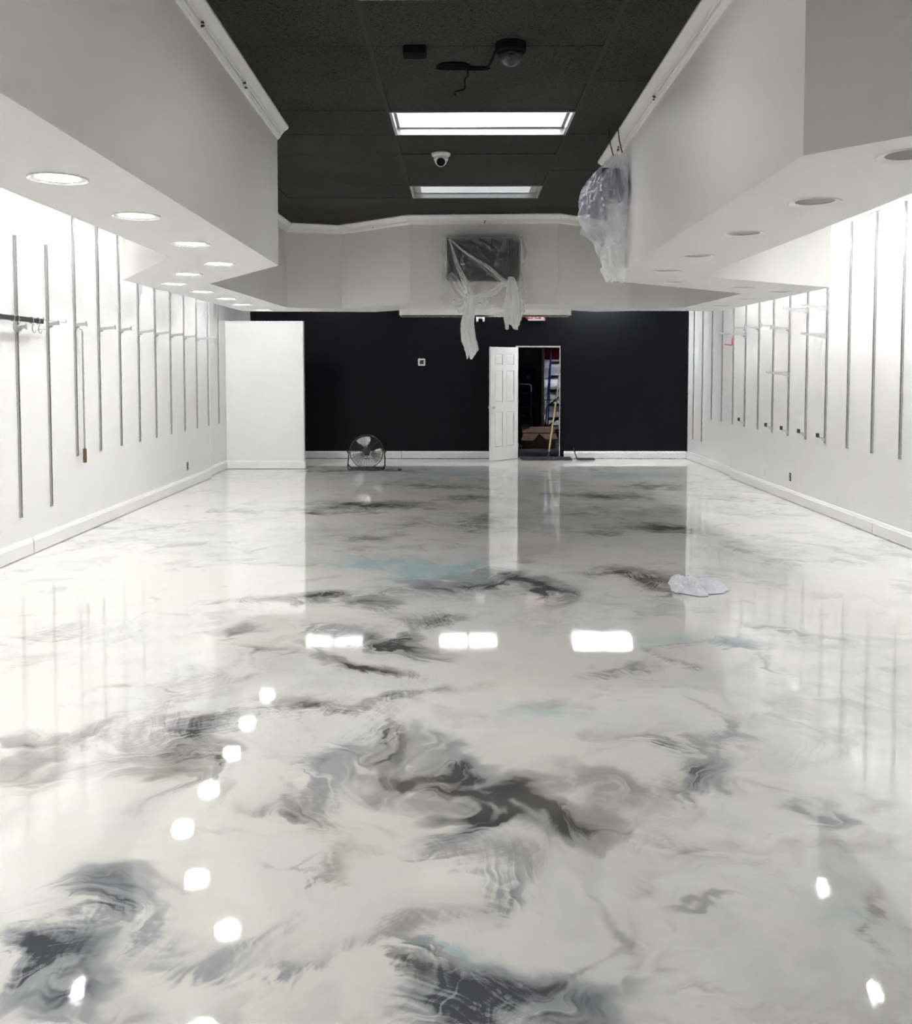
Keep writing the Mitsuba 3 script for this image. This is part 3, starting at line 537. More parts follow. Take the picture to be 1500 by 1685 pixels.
# straight faceout arms of rectangular tube
def faceout(side, y, z, L, tilt, label, bar=False):
    t = thing('faceout_arm', label, 'display arm', f'faceout arms on the {side} wall')
    M = side_M(side, y, z) @ T().rotate([0, 1, 0], -tilt)
    add('plate', cat([cbox(0.012, 0.02, -0.013, 0.013, -0.045, 0.025, 0.002), cbox(0.018, 0.05, -0.005, 0.005, -0.03, 0.0, 0.002)]), 'grey_steel', t, to_world=M)
    add('tube', cbox(0.018, L, -0.007, 0.007, -0.014, 0.016, 0.0025), 'white_steel', t, to_world=M)
    add('stop', cbox(L - 0.004, L + 0.003, -0.009, 0.009, -0.022, 0.026, 0.002), 'grey_steel', t, to_world=M)
    if bar:
        pts = [(L * .75, -0.24, 0.045), (L * .75, -0.235, 0.025), (L * .75, -0.22, 0.018), (L * .75, 0.22, 0.018), (L * .75, 0.235, 0.025), (L * .75, 0.24, 0.045)]
        add('crossbar', tube(pts, 0.0032, 8), 'grey_steel', t, to_world=M, smooth=40)
for i, z, L, tl in ((0, 1.965, 0.09, 6), (1, 2.02, 0.11, 9), (2, 2.045, 0.125, 6), (3, 2.035, 0.185, 5), (4, 2.045, 0.14, 9), (5, 2.045, 0.20, 8), (6, 2.055, 0.20, 6), (7, 2.06, 0.175, 4), (8, 2.06, 0.17, 5), (9, 2.06, 0.30, 2)):
    lb = f'pale metal faceout arm on the {ORD[i]} standard of the left wall' + (', with a thin crossbar' if i == 1 else ', carrying the black rail' if i == 0 else '')
    faceout('left', LY[i], z, L, tl, lb, bar=(i == 1))
for i, z, L, tl in ((5, 2.12, 0.245, 4), (6, 2.182, 0.165, 3), (7, 2.185, 0.21, 6), (8, 2.205, 0.17, 4)):
    faceout('right', RY[i], z, L, tl, f'short pale metal faceout arm on the {ORD[i]} standard of the right wall')
faceout('right', RY[8], 2.118, 0.37, 3, 'long low pale faceout arm on the ninth standard of the right wall')

# black hang rail with wire rings on the nearest left standards
r_ = thing('hang_rail', 'black rail with silver rings on the left wall at the left frame edge', 'hang rail')
RX = XL + 0.085
add('rail', cbox(RX - 0.011, RX + 0.011, 7.2, 8.265, 2.015, 2.058, 0.004), 'black_plastic', r_)
for yy in (7.71, 7.79, 8.05, 8.17):
    a = np.linspace(0, 2 * np.pi, 25)[:-1]
    loop = np.column_stack([RX + 0.017 * np.cos(a), yy + 0 * a, 2.036 + 0.028 * np.sin(a)])
    add('ring', tube(loop, 0.0035, 8, closed=True), 'grey_steel', r_, smooth=40)
    a = np.linspace(0.5 * np.pi, 1.85 * np.pi, 20)
    hook = np.column_stack([RX + 0 * a, yy + 0.045 + 0.034 * np.cos(a), 1.968 + 0.036 * np.sin(a)])
    add('hook', tube(hook, 0.0042, 8), 'grey_steel', r_, smooth=40)
add('long_hook', tube([(RX, 8.16, 1.96), (RX, 8.22, 1.965), (RX, 8.40, 1.972)], 0.003, 8), 'grey_steel', r_)

# pole hung beside the third standard, with a worn brown end
r_ = thing('hook_pole', 'thin grey pole with a brown wooden end hung by the third left standard', 'pole')
py = LY[2] + 0.075
add('shaft', cyl((XL + 0.05, py, 0.80), (XL + 0.05, py, 1.99), 0.0085, 10), 'grey_steel', r_, smooth=40)
def wood_fn(p, n, uv):
    return mix((0.10, 0.06, 0.04), (0.18, 0.115, 0.08), fbm(p.x * 60, p.y * 60, p.z * 8, 3))
matte('brown_wood', proc(wood_fn))
add('wooden_end', cbox(XL + 0.035, XL + 0.065, py - 0.015, py + 0.015, 0.70, 0.84, 0.004), 'brown_wood', r_)
add('hanger', tube([(XL + 0.05, py, 1.98), (XL + 0.05, py - 0.01, 2.005), (XL + 0.045, py - 0.05, 2.01)], 0.004, 8), 'grey_steel', r_)

# red hook on the tenth right standard
paint('red_plastic', (0.55, 0.03, 0.05), 0.3)
add('red_hook', tube([(XR - 0.03, RY[9], 2.10), (XR - 0.032, RY[9], 1.99), (XR - 0.05, RY[9] - 0.01, 1.985), (XR - 0.15, RY[9] - 0.02, 2.0)], [0.007, 0.008, 0.008, 0.004], 8), 'red_plastic', smooth=40, label='small red hook hanging from the tenth standard on the right wall', cat_='hook')

# electric plates
def plate(side, y, z, label, w, h, mat, inner=None):
    x = XL if side == 'left' else XR
    s = 1 if side == 'left' else -1
    t = thing('wall_outlet', label, 'outlet')
    xs = sorted((x, x + s * 0.006))
    add('plate', cbox(xs[0], xs[1], y - w / 2, y + w / 2, z - h / 2, z + h / 2, 0.002), mat, t)
    if inner:
        for dz in (-0.022, 0.022):
            xs2 = sorted((x + s * 0.005, x + s * 0.009))
            add('socket', cbox(xs2[0], xs2[1], y - 0.017, y + 0.017, z + dz - 0.015, z + dz + 0.015, 0.002), inner, t)
paint('olive_box', (0.30, 0.31, 0.14), 0.4)
plate('left', 12.84, 0.30, 'olive outlet box without a cover low on the left wall', 0.075, 0.12, 'olive_box', 'black_plastic')
plate('right', 12.53, 0.30, 'white blank outlet plate low on the right wall', 0.075, 0.12, 'white_plastic', 'white_trim')
plate('right', 11.57, 0.30, 'black uncovered outlet low on the right wall', 0.06, 0.10, 'black_plastic', 'grey_steel')
# the two on the strip of wall beyond the step face the room from the deeper wall
for y, z, w, h, lb, m in ((14.24, 0.94, 0.06, 0.10, 'grey uncovered switch on the right wall beside the corner strip', 'grey_steel'), (14.26, 1.36, 0.07, 0.115, 'white switch plate on the right wall beside the corner strip', 'white_plastic')):
    t = thing('wall_switch', lb, 'switch')
    add('plate', cbox(XR2 - 0.008, XR2, y - w / 2, y + w / 2, z - h / 2, z + h / 2, 0.002), m, t)
    add('toggle', cbox(XR2 - 0.018, XR2 - 0.006, y - 0.006, y + 0.006, z - 0.012, z + 0.012, 0.002), 'black_plastic' if m == 'grey_steel' else 'grey_steel', t)

# ------------------------------------------------------------------ on the black wall
t = thing('thermostat', 'small square white framed wall control on the black back wall', 'thermostat')
X0, Z0 = -0.716, 1.765
def frame_ring(x, z, w, wi, y0, y1):
    o = sg.box(x - w, z - w, x + w, z + w).buffer(-0.012).buffer(0.012)
    m = trimesh.creation.extrude_polygon(o.difference(sg.box(x - wi, z - wi, x + wi, z + wi)), y1 - y0, engine='earcut')
    m.apply_transform(trimesh.transformations.rotation_matrix(math.pi / 2, [1, 0, 0])); m.apply_translation((0, y1, 0))
    return m
add('frame', frame_ring(X0, Z0, 0.066, 0.036, YB - 0.02, YB), 'white_plastic', t)
add('face', cbox(X0 - 0.036, X0 + 0.036, YB - 0.010, YB - 0.002, Z0 - 0.036, Z0 + 0.036, 0.002), 'black_plastic', t)
add('screen', cbox(X0 - 0.018, X0 + 0.018, YB - 0.014, YB - 0.009, Z0 - 0.020, Z0 + 0.020, 0.002), 'slot_dark', t)

t = thing('exit_sign', 'white EXIT sign with red letters above the doorway, half hidden by the soffit box', 'exit sign')
EX, EZ = 1.372, 2.612
add('housing', cbox(EX - 0.158, EX + 0.158, YB - 0.05, YB, EZ - 0.098, EZ + 0.098, 0.012), 'white_plastic', t)
tx = meshkit.text_mesh('EXIT', 0.125, 0.004, True)
tx.apply_transform(trimesh.transformations.rotation_matrix(math.pi / 2, [1, 0, 0]))
b = tx.bounds
tx.apply_translation((EX - (b[0][0] + b[1][0]) / 2, YB - 0.0505 - b[1][1] + 0.001, EZ + 0.004 - (b[0][2] + b[1][2]) / 2))
paint('exit_red', (0.62, 0.02, 0.06), 0.3)
add('lettering', tx, 'exit_red', t, label='red letters reading EXIT')

t = thing('emergency_light', 'white twin head emergency light on the black wall under the soffit box', 'emergency light')
HX, HZ = 0.353, 2.60
add('body', cbox(HX - 0.078, HX + 0.078, YB - 0.06, YB, HZ - 0.05, HZ + 0.05, 0.008), 'white_plastic', t)
for s in (-1, 1):
    add('lamp_head', cat([cbox(HX + s * 0.058 - 0.02, HX + s * 0.058 + 0.02, YB - 0.075, YB - 0.02, HZ - 0.102, HZ - 0.045, 0.006)]), 'white_plastic', t)

# six panel door standing open into the shop
t = thing('door_1', 'white six panel door standing open against the black wall', None, kind='structure')
hinge, free = np.array([1.028, YB - 0.035]), np.array([0.512, 16.615])
W = np.linalg.norm(free - hinge)
ang = math.degrees(math.atan2(free[1] - hinge[1], free[0] - hinge[0]))
DM = T().translate([hinge[0], hinge[1], 0.012]).rotate([0, 0, 1], ang)     # local x along the leaf from the hinge; the camera looks on local +y
DH, TH = 2.018, 0.035
cols = [(0.11, W / 2 - 0.045), (W / 2 + 0.045, W - 0.11)]
rows_ = [(0.23, 0.86), (1.03, 1.60), (1.70, 1.89)]
leaf2d = sg.box(0, 0, W, DH)
for a0, a1 in cols:
    for c0, c1 in rows_: leaf2d = leaf2d.difference(sg.box(a0, c0, a1, c1))
leaf = trimesh.creation.extrude_polygon(leaf2d, TH, engine='earcut')
leaf.apply_transform(trimesh.transformations.rotation_matrix(math.pi / 2, [1, 0, 0])); leaf.apply_translation((0, TH / 2, 0))
add('leaf', leaf, 'door_paint', t, to_world=DM)
for a0, a1 in cols:
    for c0, c1 in rows_:
        e = 0.03
        h0, h1 = TH / 2 - 0.016, TH / 2 - 0.003
        pts = []
        for sgn in (1, -1):
            pts += [(a0, sgn * h0, c0), (a1, sgn * h0, c0), (a1, sgn * h0, c1), (a0, sgn * h0, c1), (a0 + e, sgn * h1, c0 + e), (a1 - e, sgn * h1, c0 + e), (a1 - e, sgn * h1, c1 - e), (a0 + e, sgn * h1, c1 - e)]
        add('panel', trimesh.convex.convex_hull(np.array(pts)), 'door_paint', t, to_world=DM)
knob = lathe([(0.0, 0.0), (0.032, 0.0), (0.032, 0.004), (0.012, 0.008), (0.011, 0.028), (0.026, 0.036), (0.029, 0.048), (0.022, 0.060), (0.0, 0.063)], 24)
for sgn in (1, -1):
    kb = knob.copy(); kb.apply_transform(trimesh.transformations.rotation_matrix(-sgn * math.pi / 2, [1, 0, 0])); kb.apply_translation((W - 0.065, sgn * TH / 2, 0.945))
    add('knob', kb, 'chrome', t, to_world=DM, smooth=35, label='chrome door knob')
for zq in (0.2, 1.0, 1.8):
    add('hinge', cyl((0.0, TH / 2 + 0.004, zq), (0.0, TH / 2 + 0.004, zq + 0.09), 0.006, 10), 'chrome', t, to_world=DM)
# jambs and head of the doorway
add('trim_6', cat([cbox(DOOR_X0 - 0.03, DOOR_X0, YB - 0.004, YB + 0.13, 0.0, DOOR_Z + 0.03, 0.003), cbox(DOOR_X1, DOOR_X1 + 0.03, YB + 0.03, YB + 0.13, 0.0, DOOR_Z + 0.03, 0.003), cbox(DOOR_X0, DOOR_X1, YB + 0.0, YB + 0.13, DOOR_Z, DOOR_Z + 0.03, 0.003), cbox(DOOR_X1, DOOR_X1 + 0.008, YB - 0.006, YB + 0.03, 0.0, DOOR_Z + 0.03, 0.002)]), 'white_trim', label='white door jambs and head of the storeroom doorway', kind='structure')
add('trim_7', cat([box(DOOR_X1 + 0.008, DOOR_X1 + 0.07, YB - 0.006, YB, 0.0, DOOR_Z + 0.06), box(DOOR_X0 - 0.075, DOOR_X0 - 0.03, YB - 0.006, YB, 0.0, DOOR_Z + 0.06), box(DOOR_X0 - 0.075, DOOR_X1 + 0.07, YB - 0.006, YB, DOOR_Z + 0.03, DOOR_Z + 0.075)]), 'black_wall_paint', label='black painted casing round the storeroom doorway', kind='structure')

# ------------------------------------------------------------------ storeroom beyond the doorway
matte('store_wall', (0.30, 0.30, 0.31))
matte('store_floor', (0.16, 0.16, 0.17))
SY0, SY1, SX0, SX1 = YB + 0.12, 22.4, -0.6, 3.0
add('floor_storeroom', box(SX0, SX1, YB + 0.06, SY1, -0.05, -0.001), 'store_floor', label='dark grey storeroom floor', kind='structure')
add('wall_storeroom', cat([box(SX0 - 0.1, SX0, SY0, SY1, 0, 2.9), box(SX1, SX1 + 0.1, SY0, SY1, 0, 2.9), box(SX0 - 0.1, SX1 + 0.1, SY1, SY1 + 0.1, 0, 2.9)]), 'store_wall', label='dark walls of the storeroom beyond the door', kind='structure')
add('ceiling_storeroom', box(SX0 - 0.1, SX1 + 0.1, SY0, SY1 + 0.1, 2.9, 3.0), 'store_wall', label='dark storeroom ceiling', kind='structure')
k_ = thing('storeroom_lamp', 'small shaded spot lamp on the storeroom ceiling above the white packs', 'ceiling lamp')
LP, LT = np.array([2.60, 20.30, 2.80]), np.array([2.20, 20.36, 0.0])
add('shade', cat([tube([LP + (LP - LT) * 0.015, LP - (LP - LT) * 0.03], [0.03, 0.055], 20)]), 'black_plastic', k_)
add('stem', cyl((LP[0], LP[1], 2.82), (LP[0], LP[1], 2.9), 0.012, 10), 'black_plastic', k_)
scene['storeroom_spot'] = {'type': 'spot', 'to_world': T().look_at(origin=(LP - (LP - LT) * 0.035).tolist(), target=LT.tolist(), up=[1, 0, 0]), 'intensity': rgb(*STORE_LAMP), 'cutoff_angle': 43.0, 'beam_width': 27.0}

matte('kraft', (0.42, 0.30, 0.22)); 
t = thing('cardboard_box', 'open brown cardboard box with splayed flaps on the storeroom floor', 'box')
bx0, bx1, by0, by1, bh = 1.30, 1.98, 19.55, 19.88, 0.30
add('body', cat([box(bx0, bx1, by0, by0 + 0.006, 0, bh), box(bx0, bx1, by1 - 0.006, by1, 0, bh), box(bx0, bx0 + 0.006, by0 + 0.006, by1 - 0.006, 0, bh), box(bx1 - 0.006, bx1, by0 + 0.006, by1 - 0.006, 0, bh), box(bx0, bx1, by0, by1, 0, 0.006)]), 'kraft', t)
def flap(quad, mat='kraft'):
    q = np.array(quad, float); n = np.cross(q[1] - q[0], q[3] - q[0]); n /= np.linalg.norm(n)
    add('flap', trimesh.convex.convex_hull(np.vstack([q, q + n * 0.005])), mat, t)
flap([(bx0, by0, bh), (bx1 - 0.36, by0, bh + 0.0), (bx0 + 0.20, by0 - 0.16, bh - 0.13), (bx0 - 0.06, by0 - 0.14, bh - 0.13)])
flap([(bx0 + 0.34, by0, bh), (bx1, by0, bh), (bx1 + 0.03, by0 - 0.14, bh - 0.10), (bx0 + 0.45, by0 - 0.16, bh - 0.11)])
flap([(bx0, by1, bh), (bx1, by1, bh), (bx1 + 0.02, by1 + 0.1, bh + 0.12), (bx0 - 0.02, by1 + 0.1, bh + 0.12)], 'kraft')

paint('tread_grey', (0.09, 0.09, 0.10), 0.4)
paint('ladder_blue', (0.03, 0.12, 0.42), 0.3)
t = thing('step_ladder', 'blue step ladder with grey treads standing in the storeroom', 'ladder')
ly = 20.45
def slant(z): return 1.84 + 0.055 * z
for s, nm in ((0, 'rail'), (1, 'rail')):
    x0 = slant(0) + s * (0.52); x1 = slant(2.12) + s * 0.36
    add('rail', trimesh.convex.convex_hull(np.array([(x + a, y + b, z) for (x, y, z) in ((x0, ly - 0.35, 0.0), (x1, ly, 2.12)) for a in (-0.013, 0.013) for b in (-0.035, 0.035)])), 'ladder_blue', t)
for zq in (0.30, 0.60, 0.90, 1.20, 1.50, 1.80):
    yy = ly - 0.35 + 0.35 * zq / 2.12
    add('tread', cbox(slant(zq) + 0.012, slant(zq) + 0.50 - 0.075 * zq, yy - 0.045, yy + 0.045, zq - 0.05, zq + 0.012, 0.004), 'tread_grey', t)
add('top_cap', cbox(slant(2.12) - 0.02, slant(2.12) + 0.40, ly - 0.08, ly + 0.08, 2.10, 2.15, 0.008), 'grey_steel', t)
for s in (0, 1):
    add('rear_leg', trimesh.convex.convex_hull(np.array([(x + a, y + b, z) for (x, y, z) in ((slant(0) + s * 0.52, ly + 0.33, 0.0), (slant(2.08) + s * 0.36, ly + 0.05, 2.08)) for a in (-0.011, 0.011) for b in (-0.02, 0.02)])), 'ladder_blue', t)
for zq in (0.55, 1.0):
    yy = ly - 0.35 + 0.35 * zq / 2.12
    add('brace', tube([(slant(zq) + 0.01, yy - 0.05, zq - 0.12), (slant(zq) + 0.30, yy - 0.05, zq + 0.12)], 0.016, 8), 'black_plastic', t)

matte('foam_white', (0.72, 0.72, 0.76)); matte('dark_red', (0.22, 0.015, 0.03)); matte('bin_blue', (0.03, 0.035, 0.15)); matte('bin_green', (0.05, 0.14, 0.04))
def crumple(x0, x1, z0, z1, y, amp, seed):
    n, m = 22, 30
    g = np.zeros((n, m, 3))
    g[:, :, 0] = np.linspace(x0, x1, n)[:, None]; g[:, :, 2] = np.linspace(z0, z1, m)[None, :]
    p = g.copy() * 3.2
    g[:, :, 1] = y - amp * (meshkit.fbm(p, 3, seed) * 1.4 + 0.5 * np.sin(g[:, :, 2] * 13 + seed))
    return grid_mesh(g)
for q, (z0, z1) in enumerate(((0.40, 0.95), (0.97, 1.42), (1.44, 1.86))):
    t = thing('wrapped_pack', ('lowest', 'middle', 'topmost')[q] + ' white plastic wrapped pack stacked behind the blue ladder', 'wrapped pack', 'white packs behind the ladder')
    add('wrap', crumple(1.86, 2.62, z0, z1, 21.03, 0.05, 3 + q), 'foam_white', t, smooth=True)
    add('core', cbox(1.87, 2.61, 21.02, 21.45, z0, z1, 0.02), 'foam_white', t)
add('pallet_crate', cat([cbox(1.80, 2.66, 20.98, 21.5, 0.0, 0.06, 0.004), cbox(1.80, 2.66, 20.98, 21.5, 0.30, 0.38, 0.004)] + [cbox(x, x + 0.08, 20.98, 21.5, 0.06, 0.30, 0.004) for x in (1.80, 2.19, 2.58)]), 'kraft', label='dark low wooden crate under the white packs in the storeroom', cat_='crate')
t = thing('storage_tote', 'dark red plastic tote on top of the white packs in the storeroom', 'tote')
add('body', trimesh.convex.convex_hull(np.array([(x, y, z) for z, e in ((1.87, 0.03), (2.16, 0.0)) for x in (1.84 + e, 2.6 - e) for y in (20.95 + e, 21.4 - e)])), 'dark_red', t)
add('lid', cbox(1.82, 2.62, 20.93, 21.42, 2.16, 2.19, 0.008), 'dark_red', t)
t = thing('shelf_post', 'tall pale upright post left of the ladder in the storeroom', 'post')
add('post', cat([cbox(1.715, 1.775, 20.05, 20.09, 0.42, 2.16, 0.01)]), 'white_steel', t)
add('foot', cbox(1.69, 1.80, 20.03, 20.12, 0.0, 0.42, 0.006), 'black_plastic', t)
def bin_mesh(x0, x1, y0, y1, z0, z1, e=0.03):
    return trimesh.convex.convex_hull(np.array([(x, y, z) for z, q in ((z0, e), (z1, 0.0)) for x in (x0 + q, x1 - q) for y in (y0 + q, y1 - q)]))
for q, (z0, z1) in enumerate(((0.62, 1.12), (1.152, 1.62))):
    t = thing('storage_tote', ('lower', 'upper')[q] + ' dark blue plastic tote of the stack at the back of the storeroom', 'tote', 'dark blue totes')
    add('body', bin_mesh(1.35, 1.72, 21.5, 22.0, z0, z1), 'bin_blue', t)
    add('lid', cbox(1.335, 1.735, 21.49, 22.01, z1, z1 + 0.03, 0.006), 'bin_blue', t)
    if q: add('sticker', box(1.49, 1.57, 21.485, 21.49, 1.42, 1.5), 'grey_steel', t, label='pale sticker')
add('storage_shelf', cat([cbox(1.0, 1.74, 21.45, 22.1, 0.57, 0.61, 0.004)] + [cbox(x, x + 0.04, y, y + 0.04, 0, 0.57, 0.004) for x in (1.0, 1.70) for y in (21.45, 22.06)]), 'black_plastic', label='dark low bench under the blue totes in the storeroom', cat_='bench')
t = thing('storage_tote', 'dark green plastic tote beside the blue ones in the storeroom', 'tote')
add('body', bin_mesh(1.80, 2.10, 21.55, 22.0, 0.95, 1.34), 'bin_green', t)
add('lid', cbox(1.785, 2.115, 21.54, 22.01, 1.34, 1.38, 0.006), 'bin_green', t)
add('stand', cat([box(1.82, 2.08, 21.6, 21.95, 0.0, 0.95)]), 'black_plastic', t)
t = thing('hand_truck', 'grey tubular hand truck standing in the dark of the storeroom', 'hand truck')
add('frame', cat([tube([(1.26, 20.9, 0.15), (1.26, 20.95, 1.28), (1.30, 20.96, 1.31), (1.52, 20.96, 1.31), (1.56, 20.95, 1.28), (1.56, 20.9, 0.15)], 0.013, 8)]), 'grey_steel', t, smooth=40)
for zq in (0.4, 0.8, 1.1): add('crossbar', tube([(1.26, 20.9 + 0.04 * zq, zq), (1.56, 20.9 + 0.04 * zq, zq)], 0.009, 8), 'grey_steel', t)
add('toe_plate', cbox(1.24, 1.58, 20.72, 20.90, 0.0, 0.012, 0.003), 'grey_steel', t)
for x in (1.22, 1.60):
    w_ = lathe([(0.03, -0.02), (0.10, -0.02), (0.115, 0.0), (0.10, 0.02), (0.03, 0.02), (0.03, -0.02)], 20)
    w_.apply_transform(trimesh.transformations.rotation_matrix(math.pi / 2, [0, 1, 0])); w_.apply_translation((x, 20.97, 0.118))
    add('wheel', w_, 'black_rubber', t, smooth=40)

# ------------------------------------------------------------------ dust mop at the doorway
def mop_fn(p, n, uv):
    v = fbm(p.x * 70, p.y * 70, p.z * 70, 3)
    return mi.Color3f(0.05, 0.052, 0.062) * (0.4 + 1.6 * v)
matte('mop_yarn', proc(mop_fn))
paint('mop_yellow', (0.62, 0.52, 0.22), 0.3); paint('mop_tan', (0.42, 0.36, 0.20), 0.4)
t = thing('dust_mop', 'dark grey dust mop with yellow handle leaning at the storeroom doorway', 'mop')
def fringe(cx, cy, L, W_, H, n, seed):
    r2 = np.random.default_rng(seed); ms = []
    for i in range(n):
        a = r2.uniform(0, 2 * math.pi); u = r2.uniform(-1, 1)
        side = r2.choice([-1, 1])
        x0, y0 = cx + u * L * 0.47, cy + side * W_ * 0.22
        x1, y1 = cx + u * L * 0.5 + r2.uniform(-0.03, 0.03), cy + side * (W_ * 0.5 + r2.uniform(-0.02, 0.02))
        if abs(u) > 0.9: x1 += np.sign(u) * r2.uniform(0.01, 0.05)
        ms.append(tube([(x0, y0, H), ((x0 + x1) / 2, (y0 + y1) / 2, H * 0.9), (x1, y1, 0.008)], [0.009, 0.008, 0.006], 5))
    return cat(ms)
MX, MY = 1.545, 16.93
add('pad', cbox(MX - 0.41, MX + 0.41, MY - 0.055, MY + 0.055, 0.008, 0.05, 0.012), 'mop_yarn', t)
add('fringe', fringe(MX, MY, 0.86, 0.21, 0.05, 260, 4), 'mop_yarn', t, kind='stuff')
p0, p1, p2 = np.array([1.585, 16.93, 0.15]), np.array([1.722, 17.06, 1.06]), np.array([1.800, 17.12, 1.66])
add('socket', cat([tube([(1.57, 16.93, 0.045), (1.575, 16.93, 0.08), p0], [0.035, 0.024, 0.016], 12), cbox(1.545, 1.60, 16.905, 16.955, 0.048, 0.06, 0.004)]), 'black_plastic', t)
add('pole', tube([p0, p1], 0.0145, 12), 'mop_yellow', t, smooth=40)
add('collar', tube([p1 - (p1 - p0) * 0.02, p1 + (p2 - p1) * 0.06], 0.018, 12), 'black_plastic', t)
add('extension', tube([p1, p2], 0.010, 10), 'mop_tan', t, smooth=40)
t = thing('mop_head', 'small dark loose mop head on the floor right of the doorway', 'mop head')
add('pad', cbox(2.09, 2.38, 16.91, 17.0, 0.008, 0.034, 0.01), 'mop_yarn', t)
add('fringe', fringe(2.235, 16.955, 0.29, 0.15, 0.028, 90, 9), 'mop_yarn', t, kind='stuff')
add('handle_stub', tube([(2.10, 16.99, 0.03), (2.07, 17.05, 0.12), (2.05, 17.12, 0.21)], 0.010, 8), 'black_plastic', t)

# ------------------------------------------------------------------ floor fan
t = thing('floor_fan', 'round black floor fan with silver blades on a tube stand before the black wall', 'fan')
FC, FR = np.array([-1.53, 15.22, 0.298]), 0.27
FM = T().translate(FC.tolist()).rotate([0, 0, 1], 6).rotate([1, 0, 0], -6)     # local -y faces the room
def ringy(r, y, tr, n=48):
    a = np.linspace(0, 2 * np.pi, n, endpoint=False)
    return tube(np.column_stack([r * np.cos(a), 0 * a + y, r * np.sin(a)]), tr, 6, closed=True)
drum = lathe([(FR - 0.004, -0.065), (FR + 0.006, -0.065), (FR + 0.006, 0.065), (FR - 0.004, 0.065), (FR - 0.004, -0.065)], 56)
drum.apply_transform(trimesh.transformations.rotation_matrix(math.pi / 2, [1, 0, 0]))
add('drum', drum, 'black_plastic', t, smooth=40, to_world=FM)
def grill(y0, dome):
    ms = [ringy(r, y0 + dome * (1 - (r / FR) ** 2), 0.0022) for r in np.linspace(0.085, FR - 0.01, 9)]
    for a in np.linspace(0, 2 * np.pi, 28, endpoint=False):
        rr = np.array([0.055, 0.13, 0.2, FR])
        ms.append(tube(np.column_stack([rr * np.cos(a), y0 + dome * (1 - (rr / FR) ** 2), rr * np.sin(a)]), 0.0024, 5))
    return cat(ms)
add('front_grill', grill(-0.065, -0.03), 'black_plastic', t, to_world=FM)
add('rear_grill', grill(0.065, 0.03), 'black_plastic', t, to_world=FM)
hub = lathe([(0, -0.10), (0.045, -0.098), (0.06, -0.09), (0.06, -0.06), (0.045, -0.04), (0.045, 0.05), (0.07, 0.06), (0.07, 0.13), (0.05, 0.15), (0, 0.15)], 28)
hub.apply_transform(trimesh.transformations.rotation_matrix(-math.pi / 2, [1, 0, 0]))
add('hub', hub, 'black_plastic', t, smooth=35, to_world=FM)
def blade(a0):
    n, m = 14, 12
    g = np.zeros((n, m, 3))
    for i, r in enumerate(np.linspace(0.05, FR - 0.025, n)):
        half = 0.30 + 0.24 * math.sin(min(1.0, (r - 0.05) / 0.16) * math.pi / 2)
        if r > 0.2: half *= math.sqrt(max(0.05, 1 - ((r - 0.2) / 0.075) ** 2 * 0.55))
        for j, s in enumerate(np.linspace(-1, 1, m)):
            a = a0 + s * half + 0.5 * (r - 0.05)
            g[i, j] = (r * math.cos(a), s * 0.035 * (1 - 0.4 * r / FR), r * math.sin(a))
    m_ = grid_mesh(g)
    th = m_.copy(); th.vertices = th.vertices + [0, 0.0015, 0]; th.invert()
    return cat([m_, th])
for a in (1.72, 1.72 + 2.094, 1.72 + 4.189):
    add('blade', blade(a), 'blade_metal', t, smooth=True, to_world=FM)
sx = FR + 0.02
fx, fy = FC[0], FC[1]
stand = [(fx - sx, fy, FC[2] + 0.0), (fx - sx - 0.005, fy, FC[2] - 0.10), (fx - sx - 0.012, fy - 0.06, 0.06), (fx - sx + 0.0, fy - 0.10, 0.022), (fx - sx + 0.04, fy - 0.11, 0.016), (fx + sx - 0.04, fy - 0.11, 0.016), (fx + sx, fy - 0.10, 0.022), (fx + sx + 0.012, fy - 0.06, 0.06), (fx + sx + 0.005, fy, FC[2] - 0.10), (fx + sx, fy, FC[2])]
add('stand', tube(stand, 0.011, 10), 'black_plastic', t, smooth=40)
add('rear_foot', tube([(fx - sx - 0.008, fy - 0.04, 0.09), (fx - sx + 0.02, fy + 0.12, 0.016), (fx - sx + 0.06, fy + 0.20, 0.015), (fx + sx - 0.06, fy + 0.20, 0.015), (fx + sx - 0.02, fy + 0.12, 0.016), (fx + sx + 0.008, fy - 0.04, 0.09)], 0.010, 8), 'black_plastic', t, smooth=40)
for s in (-1, 1):
    kb = lathe([(0, 0), (0.02, 0.002), (0.022, 0.012), (0.016, 0.024), (0, 0.026)], 16)
    kb.apply_transform(trimesh.transformations.rotation_matrix(s * math.pi / 2, [0, 1, 0])); kb.apply_translation((fx + s * (sx + 0.006), fy, FC[2]))
    add('pivot_knob', kb, 'black_plastic', t, smooth=35)
cord = [(fx + 0.12, fy + 0.10, 0.06), (fx + 0.20, fy - 0.02, 0.012), (fx + 0.28, fy - 0.10, 0.006), (fx + 0.30, fy - 0.20, 0.006), (fx + 0.40, fy - 0.24, 0.006), (fx + 0.52, fy - 0.19, 0.006), (fx + 0.56, fy - 0.12, 0.006), (fx + 0.50, fy - 0.06, 0.006), (fx + 0.40, fy - 0.06, 0.006), (fx + 0.32, fy - 0.08, 0.006)]
from scipy.interpolate import make_interp_spline
def smooth_path(pts, n=60):
    pts = np.asarray(pts, float)
    return make_interp_spline(np.linspace(0, 1, len(pts)), pts, k=min(3, len(pts) - 1))(np.linspace(0, 1, n))
add('cord', tube(np.maximum(smooth_path(cord), [-99, -99, 0.005]), 0.0045, 6), 'black_plastic', t, smooth=40)
add('plug', cbox(fx + 0.50, fy - 0.02 - 0.10 + 0.02, fy - 0.10, fy - 0.06, 0.002, 0.03, 0.006) if False else cbox(fx + 0.52, fx + 0.575, fy - 0.135, fy - 0.105, 0.002, 0.028, 0.006), 'black_rubber', t)

